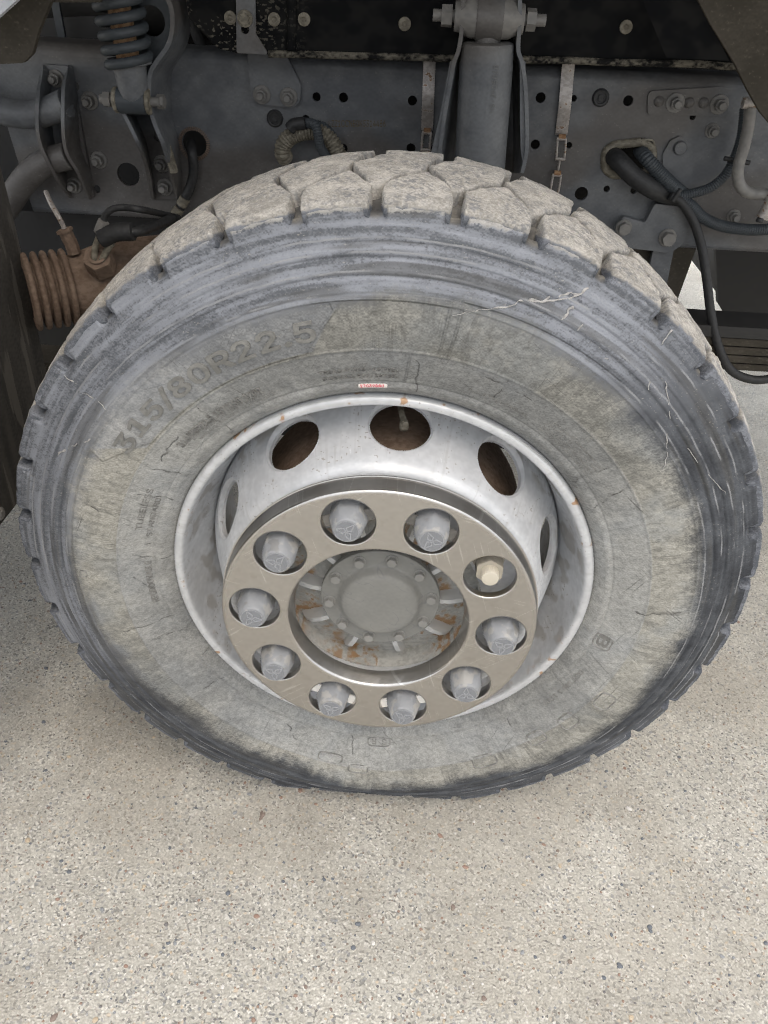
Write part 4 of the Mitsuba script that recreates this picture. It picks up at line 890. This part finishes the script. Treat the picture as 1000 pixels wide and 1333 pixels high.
scene[BP] = mikit.ply(ribbon([(0.0634, 0.4000, 1.1955), (0.0649, 0.4000, 1.1668), (0.0654, 0.4000, 1.1372), (0.0630, 0.4000, 1.1118), (0.0576, 0.4000, 1.0940), (0.0542, 0.4000, 1.0643), (0.0493, 0.4000, 1.0204), (0.0440, 0.4000, 0.9456)], [(0.0741, 0.5750, 1.1893), (0.0759, 0.5750, 1.1570), (0.0778, 0.5750, 1.1239), (0.0779, 0.5750, 1.0955), (0.0755, 0.5750, 1.0780), (0.0748, 0.5750, 1.0426), (0.0752, 0.5750, 0.9937), (0.0770, 0.5750, 0.9102)], .006, 6), 'm_frame', smooth=30)
add(BP + '__side_plate', ribbon([(0.1448, 0.4000, 1.1988), (0.1485, 0.4000, 1.1702), (0.1513, 0.4000, 1.1408), (0.1534, 0.4000, 1.1157), (0.1615, 0.4000, 1.0986), (0.1701, 0.4000, 1.0696), (0.1784, 0.4000, 1.0266), (0.1853, 0.4000, 0.9760), (0.1826, 0.4000, 0.9407)], [(0.1479, 0.5750, 1.1923), (0.1520, 0.5750, 1.1602), (0.1549, 0.5750, 1.1272), (0.1585, 0.5750, 1.0990), (0.1622, 0.5750, 1.0796), (0.1677, 0.5750, 1.0468), (0.1753, 0.5750, 0.9984), (0.1826, 0.5750, 0.9417), (0.1848, 0.5750, 0.9023)], .006, 6), 'm_frame', 30)
add(BP + '__flange', plate([(0.0516, 1.0952), (0.0573, 1.0976), (0.0506, 1.0197), (0.0445, 0.9386), (0.0269, 0.9377), (0.0421, 1.0193)], .405, .005), 'm_frame')
add(BP + '__flange', plate([(0.1579, 1.1020), (0.1664, 1.1003), (0.1789, 1.0258), (0.1872, 0.9740), (0.1852, 0.9433), (0.1762, 0.9735), (0.1681, 1.0253)], .405, .005), 'm_frame')
for tx, tz0, txt in ((1, 0, 'HS-2905010'),):
    stx = meshkit.text_mesh(txt, .0075, .0004); v = stx.vertices
    fx, fz = [(0.1249, 1.0297)][0]
    stx.vertices = np.stack([fx - v[:, 1], .3785 - v[:, 2] * 1.0 + 0 * v[:, 0], fz + v[:, 0]], 1)
    add(SH + '__stencil', stx, 'm_mark')

# galvanised tank straps with their buckles
def tank_strap(top, bot, wpx, buckles):
    k0 = key(K + '__strap')
    t0_, b0_ = np.array(top), np.array(bot); hw = wpx
    d = (b0_ - t0_); 
    pts = [t0_ + d * f for f in np.linspace(0, 1, 8)]
    for i_, q_ in enumerate(pts): q_[1] += .004 * math.sin(i_ * 1.1)
    F_ = [q_ - [hw, 0, 0] for q_ in pts]; B_ = [q_ + [hw, 0, 0] for q_ in pts]
    scene[k0] = mikit.ply(ribbon(F_, B_, .0022, 4), 'm_strap', smooth=True)
    for (c0, c1) in buckles:
        c0, c1 = np.array(c0), np.array(c1)
        link = []
        for s_ in (-1, 1):
            link.append(sweep(np.array([c0 + [s_ * .0072, -.004, 0], (c0 + c1) / 2 + [s_ * .0075, -.006, 0], c1 + [s_ * .0070, -.004, 0]]), .0022, 8))
        for c_ in (c0, c1):
            link.append(sweep(np.array([c_ + [-.0088, -.005, 0], c_ + [.0088, -.005, 0]]), .0030, 10))
        add(k0 + '__buckle', cat(link), 'm_strap', 40)
        add(k0 + '__rivet', cat([sweep(np.array([c_ + [-.006, -.0055, .004], c_ + [.006, -.0055, .004]]), .0042, 10) for c_ in (c0,)]), 'm_rust', 40)
    return k0
ks = tank_strap((0.0187, 0.5730, 1.0988), (0.0224, 0.5730, 0.9663), .0105, [((0.0226, 0.5730, 0.9638), (0.0218, 0.5730, 0.9354)), ((0.0227, 0.5730, 0.9211), (0.0235, 0.5730, 0.8878))])
ks2 = tank_strap((0.2560, 0.5730, 1.0978), (0.2622, 0.5730, 0.9703), .0108, [((0.2630, 0.5730, 0.9653), (0.2656, 0.5730, 0.9319)), ((0.2644, 0.5730, 0.9041), (0.2633, 0.5730, 0.8662))])
add(ks2 + '__rod', sweep(np.array([(0.2651, 0.5700, 0.9325), (0.2656, 0.5700, 0.9035)]), .0022, 8), 'm_strap', True)

# hoses and conduits
def hose(name, pts, r, m='m_hose', ring=None):
    return add(K + '__' + name, pipe(pts, r, 16) if ring is None else corrugated(pts, r, *ring), m, True)
hose('brake_hose', [(-0.4154, 0.6000, 0.9193), (-0.4047, 0.5600, 0.9116), (-0.4049, 0.5600, 0.8796), (-0.4133, 0.5600, 0.8520), (-0.4275, 0.5600, 0.8262), (-0.4432, 0.5600, 0.8027), (-0.4618, 0.5600, 0.7816)], .0088)
add(K + '__brake_hose__collar', sweep(np.array([(-0.4246, 0.5560, 0.8301), (-0.4333, 0.5560, 0.8171)]), .0102, 14), 'm_tan', 40)
add(K + '__brake_hose__collar', sweep(np.array([(-0.4368, 0.5560, 0.8112), (-0.4469, 0.5560, 0.7993)]), .0102, 14), 'm_tan', 40)
hose('corrugated_hose', [(-0.2305, 0.5500, 0.9118), (-0.2342, 0.5400, 0.9214), (-0.2324, 0.5400, 0.9357), (-0.2195, 0.5400, 0.9503), (-0.2002, 0.5400, 0.9589), (-0.1755, 0.5400, 0.9613), (-0.1564, 0.5400, 0.9547), (-0.1427, 0.5400, 0.9414), (-0.1315, 0.5400, 0.9214)], .0150, 'm_tan', (.0056, .0026))
hose('corrugated_hose', [(-0.2176, 0.5300, 0.9673), (-0.2093, 0.5300, 0.9739), (-0.1903, 0.5300, 0.9760), (-0.1722, 0.5150, 0.9757), (-0.1663, 0.5100, 0.9621), (-0.1630, 0.5150, 0.9426), (-0.1526, 0.5300, 0.9198)], .0085, 'm_conduit', (.0040, .0018))
hose('corrugated_hose', [(-0.1733, 0.5450, 0.9731), (-0.1556, 0.5450, 0.9677), (-0.1405, 0.5450, 0.9507), (-0.1266, 0.5450, 0.9310)], .0068, 'm_conduit', (.0040, .0014))
add(K + '__corrugated_hose_001__tape', pipe([(-0.2182, 0.5250, 0.9656), (-0.2099, 0.5250, 0.9734), (-0.1896, 0.5250, 0.9769)], .0105, 12), 'm_hose', True)
hose('cable_bundle', [(0.3601, 0.6000, 0.9390), (0.3672, 0.5500, 0.9365), (0.3972, 0.5400, 0.9143), (0.4341, 0.5400, 0.8952), (0.4720, 0.5600, 0.8817), (0.5005, 0.5600, 0.8791)], .0165)
hose('corrugated_hose', [(0.4138, 0.6100, 0.9450), (0.4113, 0.5500, 0.9464), (0.4353, 0.5400, 0.9266), (0.4648, 0.5400, 0.9047), (0.4934, 0.5600, 0.8855)], .0125, 'm_conduit', (.0045, .0018))
hose('corrugated_hose', [(0.4725, 0.5400, 0.8839), (0.5038, 0.5400, 0.8909), (0.5348, 0.5400, 0.9031), (0.5548, 0.5400, 0.9250), (0.5637, 0.5400, 0.9561), (0.5657, 0.5400, 0.9910), (0.5587, 0.5400, 1.0341)], .0088, 'm_conduit', (.0042, .0018))
hose('corrugated_hose', [(0.4776, 0.5400, 0.8855), (0.5090, 0.5400, 0.8697), (0.5347, 0.5400, 0.8507), (0.5730, 0.5400, 0.8376), (0.6230, 0.5400, 0.8334), (0.6706, 0.5400, 0.8374)], .0105, 'm_conduit', (.0042, .0018))
hose('cable_bundle', [(0.4650, 0.5350, 0.8874), (0.4865, 0.5350, 0.8779), (0.5081, 0.5350, 0.8574), (0.5248, 0.5350, 0.8350), (0.5401, 0.5350, 0.8079), (0.5505, 0.5300, 0.7845), (0.5679, 0.5200, 0.7349), (0.5870, 0.5100, 0.6794), (0.6149, 0.5000, 0.6194), (0.6515, 0.5000, 0.5730), (0.6984, 0.5000, 0.5561), (0.7492, 0.5000, 0.5628)], .0085)
for q_ in range(11):
    pass
add(K + '__cable_tie', sweep(np.array([(0.4673, 0.5150, 0.8819), (0.4757, 0.5150, 0.9033)]), .0042, 8), 'm_hose', True)
add(K + '__cable_tie', sweep(np.array([(0.5393, 0.5200, 0.9564), (0.5843, 0.5200, 0.9512)]), .0040, 8), 'm_hose', True)
PP = K + '__coolant_pipe'
scene[PP] = mikit.ply(pipe([(0.5519, 0.5000, 1.0468), (0.5580, 0.5000, 1.0169), (0.5606, 0.5000, 0.9811), (0.5599, 0.5000, 0.9516), (0.5648, 0.5000, 0.9293), (0.5776, 0.5000, 0.9122), (0.5994, 0.5000, 0.9056), (0.6429, 0.5000, 0.9066)], .0098, 18), 'm_bolt', smooth=True)
add(PP + '__clamp', cat([sweep(np.array([(0.5380, 0.4880, 1.0479), (0.5580, 0.4880, 1.0477)]), .0062, 12), sweep(np.array([(0.5328, 0.4800, 1.0489), (0.5402, 0.4800, 1.0492)]), .0090, 12)]), 'm_strap', 35)
add(PP + '__fitting', pipe([(0.6319, 0.4900, 0.9186), (0.6281, 0.4900, 0.8967), (0.6244, 0.4900, 0.8782), (0.6209, 0.4900, 0.8675)], .0110, 16), 'm_strap', True)
add(PP + '__tie', sweep(np.array([(0.6136, 0.4780, 0.8704), (0.6129, 0.4780, 0.8638)]), .0058, 10), 'm_hose', True)

# spring hanger bracket at the right
HG = K + '__spring_hanger'
scene[HG] = mikit.ply(plate(rounded([(0.4491, 0.8655), (0.5061, 0.8617), (0.5212, 0.8348), (0.5168, 0.7949), (0.4967, 0.7763), (0.4582, 0.7800), (0.3997, 0.7825), (0.3850, 0.8133), (0.3969, 0.8393), (0.4386, 0.8304)], .005), .560, .018), 'm_frame', smooth=30)
rail_bolts([(0.4854, 0.8060)], .022, .014, .0165, 0, .020, HG)
rail_bolts([(0.4008, 0.8199)], .020, .012, .0150, 0, .020, HG)
add(HG + '__leg', plate([(0.4289, 0.7809), (0.5289, 0.7806), (0.5535, 0.7820), (0.5430, 0.6854), (0.5418, 0.5448), (0.4789, 0.5407)], .59, .03), 'm_mud')
add(HG + '__leg', plate([(0.4676, 0.7862), (0.5055, 0.7854), (0.5084, 0.7108), (0.4671, 0.7084)], .57, .012), 'm_frame')
# leaf spring pack
LF = K + '__leaf_spring'
scene[LF] = mikit.ply(box(0.20, 1.6, .50, .585, HC + .150, HC + .172), 'm_dark')
for q_, (za, zb) in enumerate([(.132, .147), (.1145, .1290), (.0975, .1115), (.082, .0945)]):
    add(LF + '__leaf', box(0.05 + .02 * q_, 1.55 - .1 * q_, .505, .58, HC + za, HC + zb), 'm_mud')
# air tank in the dark behind
TK = K + '__air_tank'
tc = np.array((0.8371, 0.9500, 0.5846))
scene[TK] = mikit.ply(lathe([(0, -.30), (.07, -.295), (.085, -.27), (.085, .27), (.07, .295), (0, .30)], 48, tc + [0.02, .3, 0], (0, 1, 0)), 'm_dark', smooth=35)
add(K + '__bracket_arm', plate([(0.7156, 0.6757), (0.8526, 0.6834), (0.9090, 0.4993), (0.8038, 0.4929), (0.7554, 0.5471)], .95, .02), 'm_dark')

# ribbed housing, fitting and pipes, left, under the rail
RH = K + '__axle_housing'
c0 = np.array((-0.5694, 0.2200, 0.7636)); c1 = np.array((-0.4316, 0.3000, 0.7642))
ah = (c1 - c0) / np.linalg.norm(c1 - c0)
Lh = np.linalg.norm(c1 - c0)
scene[RH] = mikit.ply(lathe([(0, -.02), (.045, -.02), (.050, .045), (.054, .060), (.062, .09), (.066, .12), (.066, .30), (0, .30)], 48, c0, ah), 'm_brown', smooth=35)
for q_ in range(5):
    d_ = -.022 + q_ * .0142
    t_ = np.linspace(-PI / 2, PI / 2, 8)
    add(RH + '__rib', lathe([(.040, d_ - .006)] + [(.0565 + .0045 * math.cos(w), d_ + .0045 * math.sin(w)) for w in t_] + [(.040, d_ + .006)], 56, c0, ah), 'm_brown', 50)
fx_ = np.array((-0.4713, 0.2050, 0.8151))
add(RH + '__hex_fitting', cat([hexbolt(fx_ + [0, .016, -.010], (0.05, -.62, .78), .040, .030, 0, .45), lathe([(.012, .030), (.0145, .034), (.011, .036), (.009, .033)], 24, fx_ + [0, .016, -.010], (0.05, -.62, .78))]), 'm_brown', 28)
add(RH + '__pipe', pipe([(-0.4729, 0.2000, 0.8166), (-0.4736, 0.2000, 0.8273), (-0.4696, 0.2000, 0.8440), (-0.4610, 0.2000, 0.8606), (-0.4536, 0.2000, 0.8702)], .0048, 12), 'm_tan', True)
add(RH + '__pipe', pipe([(-0.4683, 0.2000, 0.8157), (-0.4619, 0.2000, 0.8256), (-0.4525, 0.2000, 0.8402), (-0.4423, 0.2000, 0.8524)], .0048, 12), 'm_tan', True)
add(RH + '__union', pipe([(-0.4621, 0.2050, 0.8649), (-0.4570, 0.2050, 0.8743), (-0.4522, 0.2050, 0.8825)], .0085, 12), 'm_bolt', True)
add(RH + '__union', cat([pipe([(-0.5302, 0.2400, 0.8546), (-0.5271, 0.2400, 0.8453), (-0.5231, 0.2400, 0.8336), (-0.5208, 0.2400, 0.8192)], .0105, 6), pipe([(-0.5301, 0.2380, 0.8575), (-0.5286, 0.2380, 0.8529)], .0130, 6)]), 'm_brown', 30)
hose('brake_line', [(-0.6203, 0.4000, 0.8687), (-0.5709, 0.3000, 0.8789), (-0.5367, 0.2400, 0.8776), (-0.5319, 0.2400, 0.8651), (-0.5284, 0.2400, 0.8512)], .0040, 'm_strap', (.0028, .0010))
hose('brake_line', [(-0.4542, 0.2100, 0.8810), (-0.4490, 0.2100, 0.8914), (-0.4373, 0.2100, 0.8999), (-0.4194, 0.2100, 0.9031), (-0.3931, 0.2100, 0.9011), (-0.3991, 0.3000, 0.8725), (-0.4104, 0.4500, 0.8242)], .0050)
hose('brake_line', [(-0.4558, 0.2000, 0.8563), (-0.4353, 0.2000, 0.8678), (-0.4046, 0.2000, 0.8706), (-0.3946, 0.2400, 0.8667), (-0.3901, 0.3500, 0.8510)], .0075)
add(K + '__brake_line_002__sleeve', pipe([(-0.4572, 0.1980, 0.8580), (-0.4346, 0.1980, 0.8684), (-0.4061, 0.1980, 0.8722)], .0135, 14), 'm_hose', True)
# stack under it
for q_ in range(3):
    add(LF + '__leaf', box(-1.5, -.26, .36, .44, HC + .060 - .022 * q_, HC + .078 - .022 * q_), 'm_mud')

# mud flap at the wheel arch's front edge
MF = K + '__mud_flap'
fl_far = [np.array([-.612, .225, z]) for z in (HC + .80, HC + .60)] + [np.array([-.603, .225, z]) for z in (HC + .37, HC + .17, HC - .019)]
fl_near = [q_ + np.array([-.012, -.75, 0]) for q_ in fl_far]
scene[MF] = mikit.ply(ribbon(fl_far, fl_near, .006, 8), 'm_flap', smooth=30)
add(MF + '__bolt', lathe([(0, .004), (.006, .004), (.0105, .001), (.0110, 0)], 24, (-.6035, -.012, HC - .004), (1, 0, 0)), 'm_bolt', 30)
# fender pieces framing the view above
FP = K + '__fender_corner'
scene[FP] = mikit.ply(plate(rounded([(-0.6996, 1.0627), (-0.5913, 1.0716), (-0.5745, 1.0846), (-0.5589, 1.1152), (-0.5331, 1.1530), (-0.5232, 1.1925), (-0.6668, 1.1868)], .010), .34, .012), 'm_mud', smooth=30)
add(FP + '__body_skin', plate([(-0.6638, 1.1234), (-0.5947, 1.1320), (-0.5583, 1.1569), (-0.5285, 1.1844), (-0.6490, 1.1796)], .285, .014), 'm_white')
add(FP + '__inner_rib', plate([(-0.5715, 1.1494), (-0.4678, 1.1537), (-0.4402, 1.1861), (-0.5649, 1.1811)], .36, .008), 'm_mud')
FQ = K + '__arch_panel'
scene[FQ] = mikit.ply(plate([(0.3808, 1.2279), (0.5423, 1.2343), (0.6167, 1.0107), (0.5556, 1.0273), (0.5223, 1.0535), (0.4942, 1.0834), (0.4672, 1.1155), (0.4187, 1.1640), (0.3880, 1.1992)], .36, .012), 'm_mud', smooth=30)
add(FQ + '__fold', ribbon([(0.3170, 0.4000, 1.2001), (0.3461, 0.4000, 1.1590), (0.3763, 0.4000, 1.1163)], [(0.3892, 0.3700, 1.2043), (0.4224, 0.3700, 1.1644), (0.4612, 0.3700, 1.1192)], .006, 6), 'm_liner', 30)
add(K + '__guide_bar', ribbon([(-0.6782, 0.7000, 1.1364), (-0.6773, 0.7000, 1.0965), (-0.6747, 0.7000, 1.0568)], [(-0.6639, 0.7000, 1.1370), (-0.6628, 0.7000, 1.0972), (-0.6615, 0.7000, 1.0574)], .008, 5), 'm_conduit', 30)
# machinery in the dark above the rail, and the far side of the chassis
EN = K + '__engine_block'
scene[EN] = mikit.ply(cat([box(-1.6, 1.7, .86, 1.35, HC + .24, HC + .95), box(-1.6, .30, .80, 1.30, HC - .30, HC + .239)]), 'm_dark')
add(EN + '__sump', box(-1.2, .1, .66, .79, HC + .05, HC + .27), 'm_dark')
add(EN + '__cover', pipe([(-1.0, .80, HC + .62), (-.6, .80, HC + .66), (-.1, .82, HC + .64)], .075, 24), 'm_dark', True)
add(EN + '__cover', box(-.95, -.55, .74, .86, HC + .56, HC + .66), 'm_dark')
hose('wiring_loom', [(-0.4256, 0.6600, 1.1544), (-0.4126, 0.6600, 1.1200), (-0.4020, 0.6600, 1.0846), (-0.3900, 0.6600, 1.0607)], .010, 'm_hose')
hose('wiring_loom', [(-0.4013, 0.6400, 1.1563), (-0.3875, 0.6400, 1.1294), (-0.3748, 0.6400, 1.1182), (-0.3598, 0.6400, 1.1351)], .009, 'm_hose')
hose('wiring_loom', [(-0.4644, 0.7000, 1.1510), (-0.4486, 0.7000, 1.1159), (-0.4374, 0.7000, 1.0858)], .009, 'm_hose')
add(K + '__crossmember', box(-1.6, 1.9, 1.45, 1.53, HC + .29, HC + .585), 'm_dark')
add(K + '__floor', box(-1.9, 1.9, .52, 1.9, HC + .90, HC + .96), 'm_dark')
# the cab above the picture, which shades the chassis
CB = K + '__cab'
add(CB + '__unseen_step_box', box(-1.7, -.66, -.42, .222, HC - .04, HC + .20), 'm_dark')  # unseen box added beside the arch, sized to shade the ground at left
scene[CB] = mikit.ply(box(-1.9, 1.4, -.16, 2.1, HC + .97, HC + 2.6), 'm_white')
